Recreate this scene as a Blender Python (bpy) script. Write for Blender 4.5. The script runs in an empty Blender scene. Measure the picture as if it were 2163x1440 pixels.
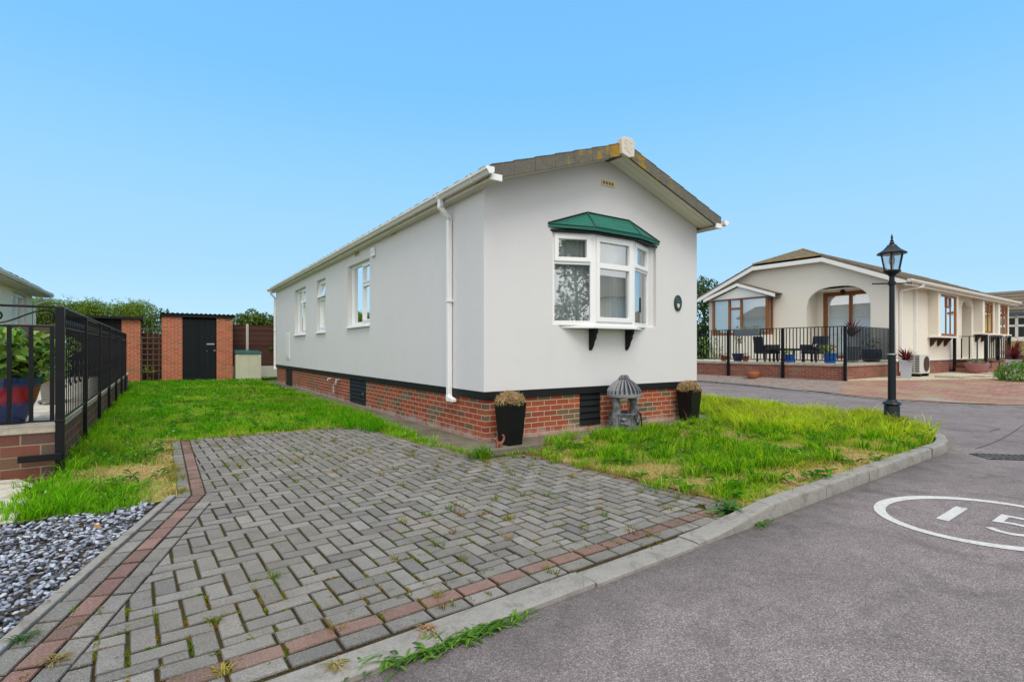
import bpy, bmesh, math, random
import numpy as np
from mathutils import Vector, Matrix
from math import sin, cos, radians, pi, sqrt, atan2

# ------------------------------------------------------------------ camera, sky, sun, exposure
SC = bpy.context.scene
COL = SC.collection
cam_d = bpy.data.cameras.new('camera'); cam = bpy.data.objects.new('camera', cam_d); COL.objects.link(cam)
cam.location = (0, 0, 1.25); cam.rotation_euler = (radians(90), 0, 0)
cam_d.sensor_width = 36; cam_d.lens = 18.257; cam_d.shift_y = 0.0079
cam_d.clip_start = 0.05; cam_d.clip_end = 2000
SC.camera = cam

SUN_EL, SUN_AZ = 58.0, 165.0        # azimuth clockwise from +Y
w = bpy.data.worlds.new('World'); SC.world = w; w.use_nodes = True
nt = w.node_tree; nt.nodes.clear()
def wn(t, **k):
    n = nt.nodes.new(t)
    for a, b in k.items(): setattr(n, a, b)
    return n
wout = wn('ShaderNodeOutputWorld'); bg = wn('ShaderNodeBackground'); bg.inputs[1].default_value = 0.10
sky = wn('ShaderNodeTexSky', sky_type='NISHITA', sun_disc=False)
sky.sun_elevation = radians(SUN_EL); sky.sun_rotation = radians(SUN_AZ)
sky.altitude = 0; sky.air_density = 1.0; sky.dust_density = 0.6; sky.ozone_density = 2.5
tc = wn('ShaderNodeTexCoord'); sep = wn('ShaderNodeSeparateXYZ')
nt.links.new(tc.outputs['Generated'], sep.inputs[0])
# broken cloud over the half of the sky behind and above the viewer (seen mirrored in the windows)
noi = wn('ShaderNodeTexNoise'); noi.inputs['Scale'].default_value = 2.6; noi.inputs['Detail'].default_value = 9; noi.inputs['Roughness'].default_value = .58
nt.links.new(tc.outputs['Generated'], noi.inputs['Vector'])
def wm(op, a, b=None, clamp=False):
    n = wn('ShaderNodeMath', operation=op); n.use_clamp = clamp
    for i, x in enumerate((a, b)):
        if x is None: continue
        if isinstance(x, (int, float)): n.inputs[i].default_value = x
        else: nt.links.new(x, n.inputs[i])
    return n.outputs[0]
back = wm('MULTIPLY', sep.outputs['Y'], -1.0)
up = wm('MULTIPLY', wm('SUBTRACT', sep.outputs['Z'], 0.62), 1.2)
reg = wm('MAXIMUM', wm('ADD', back, 0.02), up)
mr = wn('ShaderNodeMapRange'); mr.inputs['From Min'].default_value = -.12; mr.inputs['From Max'].default_value = .30
mr.inputs['To Min'].default_value = -.45; mr.inputs['To Max'].default_value = .18
nt.links.new(reg, mr.inputs['Value'])
cl = wn('ShaderNodeMapRange'); cl.interpolation_type = 'SMOOTHSTEP'
cl.inputs['From Min'].default_value = .44; cl.inputs['From Max'].default_value = .62
nt.links.new(wm('ADD', noi.outputs['Fac'], mr.outputs[0]), cl.inputs['Value'])
CLOUD = (9.6, 9.6, 9.5, 1)
mixc = wn('ShaderNodeMixRGB'); mixc.inputs[2].default_value = CLOUD
skyg = wn('ShaderNodeMixRGB', blend_type='MULTIPLY'); skyg.inputs[0].default_value = 1
grade = wn('ShaderNodeValToRGB'); ge = grade.color_ramp.elements; ge.new(.5); ge.new(.5)
for e_, (p_, c_) in zip(ge, ((0.0, (.40,.52,.60)), (.15, (.45,.555,.60)), (.46, (.68,1.05,1.12)), (1.0, (.6,.95,1.0)))): e_.position = p_; e_.color = (*c_, 1)
gain = wn('ShaderNodeMixRGB', blend_type='MULTIPLY'); gain.inputs[0].default_value = 1; gain.inputs[2].default_value = (1.85, 1.87, 1.9, 1)
nt.links.new(sep.outputs['Z'], grade.inputs[0]); nt.links.new(grade.outputs[0], gain.inputs[1]); nt.links.new(gain.outputs[0], skyg.inputs[2])
nt.links.new(sky.outputs[0], skyg.inputs[1])
even = wn('ShaderNodeValToRGB'); ee = even.color_ramp.elements; ee.new(.5); ee.new(.5); ee.new(.5); ee.new(.5)
for e_, (p_, c_) in zip(ee, ((0.0, (.40,.585,.705)), (.115, (.305,.525,.71)), (.222, (.268,.497,.70)), (.308, (.222,.468,.715)), (.44, (.150,.405,.715)), (1.0, (.10,.30,.60)))): e_.position = p_; e_.color = (*c_, 1)
egain = wn('ShaderNodeMixRGB', blend_type='MULTIPLY'); egain.inputs[0].default_value = 1; egain.inputs[2].default_value = (10.0, 10.0, 10.0, 1)
nt.links.new(sep.outputs['Z'], even.inputs[0]); nt.links.new(even.outputs[0], egain.inputs[1])
blend = wn('ShaderNodeMixRGB'); blend.inputs[0].default_value = .88; nt.links.new(skyg.outputs[0], blend.inputs[1]); nt.links.new(egain.outputs[0], blend.inputs[2])
nt.links.new(cl.outputs[0], mixc.inputs[0]); nt.links.new(blend.outputs[0], mixc.inputs[1])
nt.links.new(mixc.outputs[0], bg.inputs[0]); nt.links.new(bg.outputs[0], wout.inputs[0])

sun_d = bpy.data.lights.new('sun', 'SUN'); sun = bpy.data.objects.new('sun', sun_d); COL.objects.link(sun)
sun_d.energy = 1.55; sun_d.angle = radians(35); sun_d.color = (1.0, .94, .84)
_a, _e = radians(SUN_AZ), radians(SUN_EL)
sdir = Vector((sin(_a)*cos(_e), cos(_a)*cos(_e), sin(_e)))
sun.rotation_euler = sdir.to_track_quat('Z', 'Y').to_euler(); sun.location = sdir*60
SC.view_settings.view_transform = 'Standard'; SC.view_settings.look = 'None'
SC.view_settings.exposure = 0.54; SC.view_settings.gamma = 1.0
SC.cycles.max_bounces = 8; SC.cycles.transparent_max_bounces = 16
SC.cycles.use_denoising = True

# ------------------------------------------------------------------ helpers
rnd = random.Random(7); NR = np.random.default_rng(11)
class MB:
    """collects polygons and links them as one mesh object"""
    def __init__(s, xf=None): s.v = []; s.f = []; s.xf = xf; s.c = []
    def add(s, vs, fs, col=None):
        o = len(s.v)
        s.v += [s.xf(*p) if s.xf else tuple(p) for p in vs]
        s.f += [tuple(i+o for i in f) for f in fs]
        s.c += [col]*len(fs)
        return s
    def quad(s, *p): return s.add(p, [tuple(range(len(p)))])
    def box(s, x0, y0, z0, x1, y1, z1, col=None):
        return s.add([(x0,y0,z0),(x1,y0,z0),(x1,y1,z0),(x0,y1,z0),(x0,y0,z1),(x1,y0,z1),(x1,y1,z1),(x0,y1,z1)],
                     [(0,3,2,1),(4,5,6,7),(0,1,5,4),(1,2,6,5),(2,3,7,6),(3,0,4,7)], col)
    def hexa(s, b, t, col=None):
        n = len(b)
        return s.add(list(b)+list(t), [tuple(reversed(range(n))), tuple(range(n,2*n))]+[(i,(i+1)%n,n+(i+1)%n,n+i) for i in range(n)], col)
    def prism(s, poly, z0, z1): return s.hexa([(x,y,z0) for x,y in poly], [(x,y,z1) for x,y in poly])
    def prism_y(s, poly, y0, y1): return s.hexa([(x,y0,z) for x,z in poly], [(x,y1,z) for x,z in poly])
    def prism_x(s, poly, x0, x1): return s.hexa([(x0,y,z) for y,z in poly], [(x1,y,z) for y,z in poly])
    def tube(s, pts, r, seg=8, cap=True):
        pts = [Vector(p) for p in pts]; n = len(pts); rs = r if isinstance(r, (list, tuple)) else [r]*n
        vs = []; prev = None
        for i, p in enumerate(pts):
            d = (pts[min(i+1,n-1)]-pts[max(i-1,0)]).normalized()
            if prev is None:
                u = d.cross(Vector((0,0,1)));
                if u.length < 1e-3: u = d.cross(Vector((1,0,0)))
            else:
                u = prev - d*prev.dot(d)
            u.normalize(); prev = u; q = d.cross(u)
            for k in range(seg):
                a = 2*pi*k/seg; vs.append(tuple(p+(u*cos(a)+q*sin(a))*rs[i]))
        fs = [(i*seg+k, i*seg+(k+1)%seg, (i+1)*seg+(k+1)%seg, (i+1)*seg+k) for i in range(n-1) for k in range(seg)]
        if cap: fs += [tuple(reversed(range(seg))), tuple(range((n-1)*seg, n*seg))]
        return s.add(vs, fs)
    def lathe(s, prof, seg=24, c=(0,0,0), sq=None, rot=0, cap=True):
        vs = []
        for r, z in prof:
            for k in range(seg):
                a = 2*pi*(k+.5)/seg+rot; m = 1.0
                if sq: m = 1/max(abs(cos(a-rot)), abs(sin(a-rot)))
                vs.append((c[0]+r*m*cos(a), c[1]+r*m*sin(a), c[2]+z))
        n = len(prof)
        fs = [(i*seg+k, i*seg+(k+1)%seg, (i+1)*seg+(k+1)%seg, (i+1)*seg+k) for i in range(n-1) for k in range(seg)]
        if cap: fs += [tuple(reversed(range(seg))), tuple(range((n-1)*seg, n*seg))]
        return s.add(vs, fs)
    def panel(s, x0, x1, zlo, zhi, holes, th, d0=0.0, step=.25, extra=()):
        """wall sheet in (s, depth, z); holes: (a, b, lo, hi[, samples]) where lo/hi are numbers or functions of s"""
        fn = lambda q: q if callable(q) else (lambda _s, q=q: q)
        zlo, zhi = fn(zlo), fn(zhi)
        xs = {x0, x1, *extra}
        hs = []
        for h in holes:
            a, b, lo, hi = h[:4]; n = h[4] if len(h) > 4 else 1
            xs |= {a+(b-a)*i/n for i in range(n+1)}; hs.append((a, b, fn(lo), fn(hi), n))
        xs = sorted(xs); xs = [x for i, x in enumerate(xs) if i == 0 or x-xs[i-1] > 1e-6]
        d1 = d0+th
        for p, q in zip(xs, xs[1:]):
            m = (p+q)/2; iv = []; cur = zlo
            for h in sorted([h for h in hs if h[0] < m < h[1]], key=lambda h: h[2](m)):
                iv.append((cur, h[2])); cur = h[3]
            iv.append((cur, zhi))
            for lo, hi in iv:
                if hi(m)-lo(m) < 1e-5: continue
                s.quad((p,d0,lo(p)),(q,d0,lo(q)),(q,d0,hi(q)),(p,d0,hi(p)))
                s.quad((p,d1,hi(p)),(q,d1,hi(q)),(q,d1,lo(q)),(p,d1,lo(p)))
            s.quad((p,d0,zhi(p)),(q,d0,zhi(q)),(q,d1,zhi(q)),(p,d1,zhi(p)))
            s.quad((p,d1,zlo(p)),(q,d1,zlo(q)),(q,d0,zlo(q)),(p,d0,zlo(p)))
        for x in (x0, x1): s.quad((x,d0,zlo(x)),(x,d1,zlo(x)),(x,d1,zhi(x)),(x,d0,zhi(x)))
        for a, b, lo, hi, n in hs:
            for i in range(n):
                p, q = a+(b-a)*i/n, a+(b-a)*(i+1)/n
                if lo(p) > zlo(p)+1e-4: s.quad((p,d0,lo(p)),(p,d1,lo(p)),(q,d1,lo(q)),(q,d0,lo(q)))
                s.quad((p,d0,hi(p)),(q,d0,hi(q)),(q,d1,hi(q)),(p,d1,hi(p)))
            for x in (a, b):
                if hi(x)-lo(x) > 1e-4: s.quad((x,d0,lo(x)),(x,d0,hi(x)),(x,d1,hi(x)),(x,d1,lo(x)))
        return s
    def build(s, name, mat, parent=None, smooth=False, bevel=0.0, ang=35):
        me = bpy.data.meshes.new(name); me.from_pydata(s.v, [], s.f); me.update()
        n = len(me.polygons); nl = len(me.loops)
        no = np.empty(n*3, np.float32); me.polygons.foreach_get('normal', no); no = np.abs(no.reshape(-1,3))
        ls = np.empty(n, np.int32); me.polygons.foreach_get('loop_start', ls); lt = np.empty(n, np.int32); me.polygons.foreach_get('loop_total', lt)
        li = np.empty(nl, np.int32); me.loops.foreach_get('vertex_index', li)
        co = np.array(s.v, np.float32).reshape(-1,3)[li]; ax = np.repeat(no.argmax(1), lt)
        uv = np.where((ax == 0)[:,None], co[:,[1,2]], np.where((ax == 1)[:,None], co[:,[0,2]], co[:,[0,1]]))
        me.uv_layers.new(name='UVMap').data.foreach_set('uv', uv.astype(np.float32).ravel())
        if any(c is not None for c in s.c):
            at = me.color_attributes.new('Col', 'FLOAT_COLOR', 'CORNER')
            cc = np.array([(c if c is not None else (1,1,1)) for c in s.c], np.float32)
            cc = np.concatenate([cc, np.ones((n,1), np.float32)], 1)
            at.data.foreach_set('color', np.repeat(cc, lt, 0).ravel())
        me.materials.append(mat)
        if smooth:
            me.polygons.foreach_set('use_smooth', [True]*n); me.set_sharp_from_angle(angle=radians(ang))
        o = bpy.data.objects.new(name, me); COL.objects.link(o)
        if parent: o.parent = parent
        if bevel:
            b = o.modifiers.new('bevel', 'BEVEL'); b.width = bevel; b.segments = 2; b.limit_method = 'ANGLE'; b.angle_limit = radians(40)
            b.harden_normals = False
        return o
def tag(o, label=None, cat=None, group=None, kind=None):
    if label: o['label'] = label
    if cat: o['category'] = cat
    if group: o['group'] = group
    if kind: o['kind'] = kind
    return o
def thing(name, label, cat, loc=(0,0,0), rz=0.0, group=None):
    o = bpy.data.objects.new(name, None); COL.objects.link(o); o.location = loc; o.rotation_euler = (0,0,rz)
    o.empty_display_size = .2
    return tag(o, label, cat, group)
def empty(name, parent):
    o = bpy.data.objects.new(name, None); COL.objects.link(o); o.parent = parent; o.empty_display_size = .1
    return o
def copy_tree(o, parent=None):
    c = o.copy(); COL.objects.link(c)
    if parent: c.parent = parent
    for ch in o.children: copy_tree(ch, c)
    return c
F_, CX_, V0_, H_ = 1097., 1081.5, 737., 1.25
def G(u, v, z=0.0):
    """ground point met by the sight line of a photo pixel, at height z (used to survey positions)"""
    y = (H_-z)*F_/(v-V0_); return ((u-CX_)/F_*y, y, z)
class Frame:
    def __init__(s, ox, oy, ang, oz=0.0): s.o = (ox, oy, oz); s.a = ang; s.c = cos(ang); s.s = sin(ang)
    def w(s, x, y, z=0.0): return (s.o[0]+x*s.c-y*s.s, s.o[1]+x*s.s+y*s.c, s.o[2]+z)
    def l(s, X, Y): dx, dy = X-s.o[0], Y-s.o[1]; return (dx*s.c+dy*s.s, -dx*s.s+dy*s.c)
def vnoise(x, y, seed=0, sc=1.0):
    x = np.asarray(x)*sc; y = np.asarray(y)*sc; xi = np.floor(x).astype(int); yi = np.floor(y).astype(int); fx = x-xi; fy = y-yi
    fx = fx*fx*(3-2*fx); fy = fy*fy*(3-2*fy)
    def h(i, j):
        n = (i*374761393 + j*668265263 + seed*974634777) & 0x7fffffff
        n = ((n ^ (n >> 13))*1274126177) & 0x7fffffff
        return ((n ^ (n >> 16)) & 0xffff)/65535.0
    return (h(xi,yi)*(1-fx)+h(xi+1,yi)*fx)*(1-fy)+(h(xi,yi+1)*(1-fx)+h(xi+1,yi+1)*fx)*fy
def inpoly(P, X, Y):
    X = np.asarray(X); Y = np.asarray(Y); r = np.zeros(X.shape, bool); n = len(P)
    for i in range(n):
        x0, y0 = P[i][:2]; x1, y1 = P[(i+1)%n][:2]
        if y0 == y1: continue
        r ^= ((y0 > Y) != (y1 > Y)) & (X < (x1-x0)*(Y-y0)/(y1-y0)+x0)
    return r
def distseg(X, Y, L):
    """distance of points to a polyline"""
    d = np.full(np.shape(X), 1e9)
    for (x0,y0),(x1,y1) in zip(L, L[1:]):
        dx, dy = x1-x0, y1-y0; t = np.clip(((X-x0)*dx+(Y-y0)*dy)/(dx*dx+dy*dy+1e-12), 0, 1)
        d = np.minimum(d, np.hypot(X-x0-t*dx, Y-y0-t*dy))
    return d
def np_mesh(name, V, faces_flat, sizes, mat, colors=None, parent=None, smooth=False):
    me = bpy.data.meshes.new(name); me.vertices.add(len(V)); me.vertices.foreach_set('co', np.asarray(V, np.float32).ravel())
    me.loops.add(len(faces_flat)); me.loops.foreach_set('vertex_index', np.asarray(faces_flat, np.int32))
    sizes = np.asarray(sizes, np.int32); me.polygons.add(len(sizes)); st = np.concatenate([[0], np.cumsum(sizes)[:-1]]).astype(np.int32)
    me.polygons.foreach_set('loop_start', st); me.polygons.foreach_set('loop_total', sizes)
    if colors is not None:
        at = me.color_attributes.new('Col', 'FLOAT_COLOR', 'POINT'); c = np.concatenate([colors, np.ones((len(colors),1))], 1)
        at.data.foreach_set('color', c.astype(np.float32).ravel())
    me.update(calc_edges=True); me.validate()
    if smooth: me.polygons.foreach_set('use_smooth', [True]*len(sizes))
    me.materials.append(mat); o = bpy.data.objects.new(name, me); COL.objects.link(o)
    if parent: o.parent = parent
    return o
def blades(P, h, wd, lean, az, col, tipcol=None):
    """grass blades: five vertices, a quad and a triangle each -> arrays"""
    n = len(P); dx, dy = np.cos(az), np.sin(az); px, py = -dy, dx
    # face the blade at a random angle so that they are not all edge on
    r = NR.uniform(0, 2*pi, n); px, py = np.cos(r), np.sin(r)
    V = np.zeros((n,5,3)); w2 = wd/2
    V[:,0] = P-np.stack([px*w2,py*w2,np.zeros(n)],1); V[:,1] = P+np.stack([px*w2,py*w2,np.zeros(n)],1)
    m = P+np.stack([dx*lean*.3, dy*lean*.3, h*.6],1); wm_ = w2*.75
    V[:,2] = m+np.stack([px*wm_,py*wm_,np.zeros(n)],1); V[:,3] = m-np.stack([px*wm_,py*wm_,np.zeros(n)],1)
    V[:,4] = P+np.stack([dx*lean, dy*lean, h*NR.uniform(.75,1.0,n)],1)
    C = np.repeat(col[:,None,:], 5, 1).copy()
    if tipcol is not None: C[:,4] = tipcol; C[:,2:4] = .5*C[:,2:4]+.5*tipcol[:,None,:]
    i = np.arange(n)[:,None]*5
    fl = np.concatenate([i+np.array([[0,1,2,3]]), i+np.array([[3,2,4]])], 1).ravel()
    return V.reshape(-1,3), fl, np.tile([4,3], n), C.reshape(-1,3)
def leafcloud(P, size, col, updir=.5, asp=.5, nrm=None):
    """folded leaf faces (two triangles) around points P -> arrays"""
    n = len(P); d = NR.normal(size=(n,3)); d /= np.linalg.norm(d, axis=1)[:,None]
    u = NR.normal(size=(n,3)); u[:,2] += updir
    if nrm is not None: u = u*.6+nrm
    u -= d*(u*d).sum(1)[:,None]; u /= np.linalg.norm(u, axis=1)[:,None]+1e-9
    s = np.cross(d, u); sz = np.asarray(size)[:,None]
    V = np.zeros((n,4,3)); V[:,0] = P-d*sz*.5; V[:,1] = P+s*sz*asp*.5+u*sz*.08; V[:,2] = P+d*sz*.5; V[:,3] = P-s*sz*asp*.5+u*sz*.08
    i = np.arange(n)[:,None]*4
    fl = np.concatenate([i+np.array([[0,1,2]]), i+np.array([[0,2,3]])], 1).ravel()
    return V.reshape(-1,3), fl, np.full(2*n, 3), np.repeat(col, 4, 0)

# ------------------------------------------------------------------ materials
M = {}
class NT:
    def __init__(s, name):
        s.m = bpy.data.materials.new(name); s.m.use_nodes = True; s.t = s.m.node_tree; s.t.nodes.clear()
        s.out = s.n('ShaderNodeOutputMaterial'); s.b = s.n('ShaderNodeBsdfPrincipled'); s.l(s.b.outputs[0], s.out.inputs[0])
        M[name] = s.m
    def n(s, t, **k):
        x = s.t.nodes.new(t)
        for a, b in k.items(): setattr(x, a, b)
        return x
    def l(s, a, b): s.t.links.new(a, b)
    def noise(s, vec, scale, detail=4, rough=.55, dist=0):
        x = s.n('ShaderNodeTexNoise'); x.inputs['Scale'].default_value = scale; x.inputs['Detail'].default_value = detail
        x.inputs['Roughness'].default_value = rough; x.inputs['Distortion'].default_value = dist
        s.l(vec, x.inputs['Vector']); return x.outputs['Fac']
    def ramp(s, fac, stops, interp='LINEAR'):
        r = s.n('ShaderNodeValToRGB'); r.color_ramp.interpolation = interp; e = r.color_ramp.elements
        while len(e) < len(stops): e.new(.5)
        for x, (p, c) in zip(e, stops):
            x.position = p; x.color = (*c, 1) if not isinstance(c, (int, float)) else (c, c, c, 1)
        s.l(fac, r.inputs[0]); return r.outputs[0]
    def mix(s, fac, a, b, mode='MIX'):
        x = s.n('ShaderNodeMixRGB', blend_type=mode)
        for i, q in enumerate((fac, a, b)):
            if isinstance(q, (int, float)): x.inputs[i].default_value = q if i == 0 else (q,q,q,1)
            elif isinstance(q, tuple): x.inputs[i].default_value = (*q, 1)
            else: s.l(q, x.inputs[i])
        return x.outputs[0]
    def math(s, op, a, b=0.0, clamp=False):
        x = s.n('ShaderNodeMath', operation=op); x.use_clamp = clamp
        for i, q in enumerate((a, b)):
            if isinstance(q, (int, float)): x.inputs[i].default_value = q
            else: s.l(q, x.inputs[i])
        return x.outputs[0]
    def obj(s): return s.n('ShaderNodeTexCoord').outputs['Object']
    def pos(s): return s.n('ShaderNodeNewGeometry').outputs['Position']
    def uv(s): return s.n('ShaderNodeTexCoord').outputs['UV']
    def attr(s): return s.n('ShaderNodeAttribute', attribute_name='Col').outputs['Color']
    def bump(s, h, strength=.3, dist=.01):
        x = s.n('ShaderNodeBump'); x.inputs['Strength'].default_value = strength; x.inputs['Distance'].default_value = dist
        s.l(h, x.inputs['Height']); s.l(x.outputs[0], s.b.inputs['Normal']); return s
    def set(s, col=None, rough=.8, metal=0, spec=.3):
        if isinstance(col, tuple): s.b.inputs['Base Color'].default_value = (*col, 1)
        elif col is not None: s.l(col, s.b.inputs['Base Color'])
        if isinstance(rough, (int, float)): s.b.inputs['Roughness'].default_value = rough
        else: s.l(rough, s.b.inputs['Roughness'])
        s.b.inputs['Metallic'].default_value = metal; s.b.inputs['Specular IOR Level'].default_value = spec; return s
def simple(name, col, rough=.6, var=.12, scale=6.0, bump=.1, bscale=60, metal=0, spec=.3, dist=.004):
    """a slightly uneven painted / cast surface"""
    t = NT(name); o = t.obj(); n1 = t.noise(o, scale, 6, .6); n2 = t.noise(o, bscale, 3)
    c = t.mix(n1, tuple(x*(1-var) for x in col), tuple(min(1, x*(1+var)) for x in col))
    t.set(c, t.ramp(n1, [(0.2, rough*.85), (.8, min(1, rough*1.15))]), metal, spec)
    if bump: t.bump(n2, bump, dist)
    return t.m
def stucco(name, col, dirt=(.42,.40,.36), amt=.22):
    t = NT(name); o = t.obj(); fine = t.noise(o, 170, 3, .6); big = t.noise(o, .9, 5, .6)
    sp = t.n('ShaderNodeMapping'); sp.inputs['Scale'].default_value = (3, 3, .5); t.l(o, sp.inputs['Vector'])
    streak = t.noise(sp.outputs[0], 1.0, 6, .65)
    c = t.mix(t.math('MULTIPLY', t.ramp(streak, [(.45,0.0),(.85,1.0)]), amt*.35), col, dirt)
    c = t.mix(t.math('MULTIPLY', big, .3), c, tuple(x*.86 for x in col))
    c = t.mix(t.math('MULTIPLY', t.ramp(fine, [(.35,1.0),(.5,0.0)]), .10), c, tuple(x*.6 for x in col))
    m2 = t.noise(o, 2.4, 6, .7); c = t.mix(t.math('MULTIPLY', t.ramp(m2, [(.55,0.0),(.75,1.0)]), .10), c, dirt)
    t.set(c, .92, 0, .15); t.bump(t.math('ADD', fine, t.noise(o, 45, 4)), .45, .004); return t.m
def brick(name, stops, mortar, bw=.225, bh=.075, ms=.011, bloom=None, mort_bump=.5, dirt=None):
    t = NT(name); uv = t.uv()
    wob = t.n('ShaderNodeMixRGB'); wob.inputs[0].default_value = .006; t.l(uv, wob.inputs[1])
    nz = t.n('ShaderNodeTexNoise'); nz.inputs['Scale'].default_value = 14; t.l(uv, nz.inputs['Vector']); t.l(nz.outputs['Color'], wob.inputs[2])
    b = t.n('ShaderNodeTexBrick'); t.l(wob.outputs[0], b.inputs['Vector']); b.inputs['Scale'].default_value = 1
    b.inputs['Brick Width'].default_value = bw; b.inputs['Row Height'].default_value = bh; b.inputs['Mortar Size'].default_value = ms/2
    b.inputs['Mortar Smooth'].default_value = .25; b.inputs['Bias'].default_value = 0
    b.inputs['Color1'].default_value = (0,0,0,1); b.inputs['Color2'].default_value = (1,1,1,1); b.inputs['Mortar'].default_value = (.5,.5,.5,1)
    c = t.ramp(b.outputs['Color'], stops)
    g = t.noise(uv, 55, 5, .65); c = t.mix(.55, c, t.ramp(g, [(.25, .35), (.75, .65)]), 'OVERLAY')
    big = t.noise(uv, 1.6, 4)
    mo = t.mix(t.noise(uv, 30, 3), tuple(x*.75 for x in mortar), tuple(min(1, x*1.15) for x in mortar))
    c = t.mix(b.outputs['Fac'], c, mo)
    if bloom:   # pale lime bloom in ragged patches over the lowest courses
        z = t.n('ShaderNodeSeparateXYZ'); t.l(uv, z.inputs[0])
        k = t.math('ADD', t.math('MULTIPLY', z.outputs['Y'], -1/bloom), t.math('MULTIPLY', t.noise(uv, 3.5, 6, .7), 2.3))
        c = t.mix(t.math('MULTIPLY', t.ramp(k, [(.55,0.0),(1.15,1.0)]), .62), c, (.44,.40,.36))
    if dirt:
        c = t.mix(t.math('MULTIPLY', t.ramp(big, [(.5,0.0),(.75,1.0)]), .45), c, dirt)
    t.set(c, .9, 0, .15)
    hgt = t.math('ADD', t.math('MULTIPLY', b.outputs['Fac'], -1.0), t.math('MULTIPLY', g, .35)); t.bump(hgt, mort_bump, .008); return t.m

stucco('white_render', (.648,.642,.655))
stucco('cream_render', (.80,.71,.53), (.45,.40,.30), .15)
stucco('warm_render', (.73,.685,.60), (.45,.40,.32), .12)
stucco('yellow_render', (.66,.57,.25), (.5,.42,.2), .12)
RED = [(.0,(.30,.065,.035)),(.2,(.33,.075,.04)),(.4,(.22,.06,.04)),(.55,(.35,.09,.045)),(.72,(.26,.055,.035)),(.8,(.12,.085,.06)),(1.0,(.17,.12,.075))]
brick('red_brick', RED, (.50,.42,.28), bloom=.24)
brick('shed_brick', [(.0,(.38,.085,.045)),(.35,(.46,.12,.06)),(.6,(.33,.075,.045)),(.85,(.42,.12,.06)),(1.0,(.20,.10,.05))], (.48,.40,.30), dirt=(.20,.13,.06))
brick('brown_brick', [(.0,(.14,.050,.042)),(.3,(.105,.065,.058)),(.5,(.17,.062,.046)),(.7,(.095,.075,.07)),(.85,(.15,.080,.058)),(1.0,(.125,.10,.052))], (.25,.20,.13), bw=.29, bh=.108, ms=.014, dirt=(.11,.09,.05))
brick('terrace_brick', [(.0,(.22,.065,.05)),(.4,(.27,.09,.06)),(.7,(.17,.06,.05)),(1.0,(.26,.14,.09))], (.34,.27,.20), dirt=(.16,.11,.07))
simple('black_paint', (.010,.011,.012), .55, .3, 9, .25, 80, spec=.2)
t = NT('void_black'); t.set((.002,.002,.002), 1.0, 0, 0)
simple('black_metal', (.006,.007,.009), .35, .3, 12, .12, 120, spec=.22)
simple('lamp_metal', (.009,.013,.018), .35, .25, 10, .1, 90, spec=.25)
simple('upvc', (.78,.79,.80), .35, .04, 4, .05, 40, spec=.45)
simple('dirty_upvc', (.66,.64,.60), .5, .18, 5, .08, 50)
simple('cream_trim', (.60,.55,.47), .6, .14, 4, .08, 50)
simple('white_trim', (.74,.73,.70), .5, .08, 5, .05, 50)
simple('cream_plastic', (.66,.60,.36), .5, .1, 20, .05, 80)
simple('dark_interior', (.05,.05,.05), .9, .2, 3, 0)
simple('brown_timber', (.23,.082,.022), .45, .25, 14, .15, 60)
simple('dark_timber', (.055,.022,.012), .5, .3, 14, .15, 60)
simple('old_lattice', (.085,.062,.045), .85, .3, 14, .2, 60)
simple('soil', (.06,.045,.03), .95, .35, 14, .6, 40, dist=.02)
simple('pot_black', (.006,.006,.007), .4, .25, 8, .08, 60, spec=.25)
simple('pot_grey', (.42,.44,.48), .5, .1, 8, .06, 60)
simple('pot_taupe', (.15,.14,.125), .6, .15, 8, .08, 60)
simple('pot_slate', (.13,.15,.17), .55, .15, 8, .06, 60)
simple('pot_pink', (.36,.15,.17), .55, .15, 8, .06, 60)
simple('terracotta', (.33,.11,.05), .75, .2, 14, .15, 70)
simple('blue_glaze', (.008,.035,.14), .16, .4, 7, .05, 30, spec=.6)
simple('navy_glaze', (.006,.012,.05), .14, .4, 7, .05, 30, spec=.6)
simple('wicker', (.018,.02,.03), .6, .3, 60, .5, 150)
simple('timber_box', (.055,.038,.03), .6, .25, 12, .2, 80)
simple('ac_shell', (.56,.54,.49), .5, .08, 6, .05, 60)
simple('green_lid', (.012,.085,.07), .45, .2, 6, .1, 60)
simple('box_grey', (.50,.49,.38), .6, .12, 4, .1, 60)
simple('concrete_post', (.46,.44,.38), .9, .2, 12, .3, 90)
simple('plaque_green', (.012,.05,.05), .35, .2, 12, .1, 60, spec=.5)
simple('pale_emblem', (.55,.52,.40), .5, .1, 20, .05, 60)
simple('brass', (.45,.30,.10), .4, .2, 20, .05, 60, metal=.7)
simple('steel', (.45,.46,.47), .35, .15, 20, .05, 60, metal=.8)
simple('red_brown', (.25,.09,.05), .8, .25, 25, .2, 90)
simple('curtain', (.88,.91,.91), .9, .06, 3, 0)
simple('blind', (.88,.90,.92), .8, .04, 3, 0)
simple('bark', (.09,.065,.045), .95, .3, 14, .6, 40, dist=.02)
simple('straw', (.46,.31,.17), .9, .3, 30, 0)
simple('rope', (.10,.09,.08), .9, .3, 40, .2, 100)
simple('bell', (.35,.30,.20), .4, .2, 20, .05, 60)
simple('blue_tub', (.012,.10,.42), .4, .2, 8, .05, 60)
simple('asphalt_shingle', (.03,.045,.06), .85, .3, 20, .3, 90)
t = NT('green_shingle'); o = t.obj(); uv = t.uv()
b = t.n('ShaderNodeTexBrick'); t.l(uv, b.inputs['Vector']); b.inputs['Scale'].default_value = 1; b.inputs['Brick Width'].default_value = .9
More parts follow.
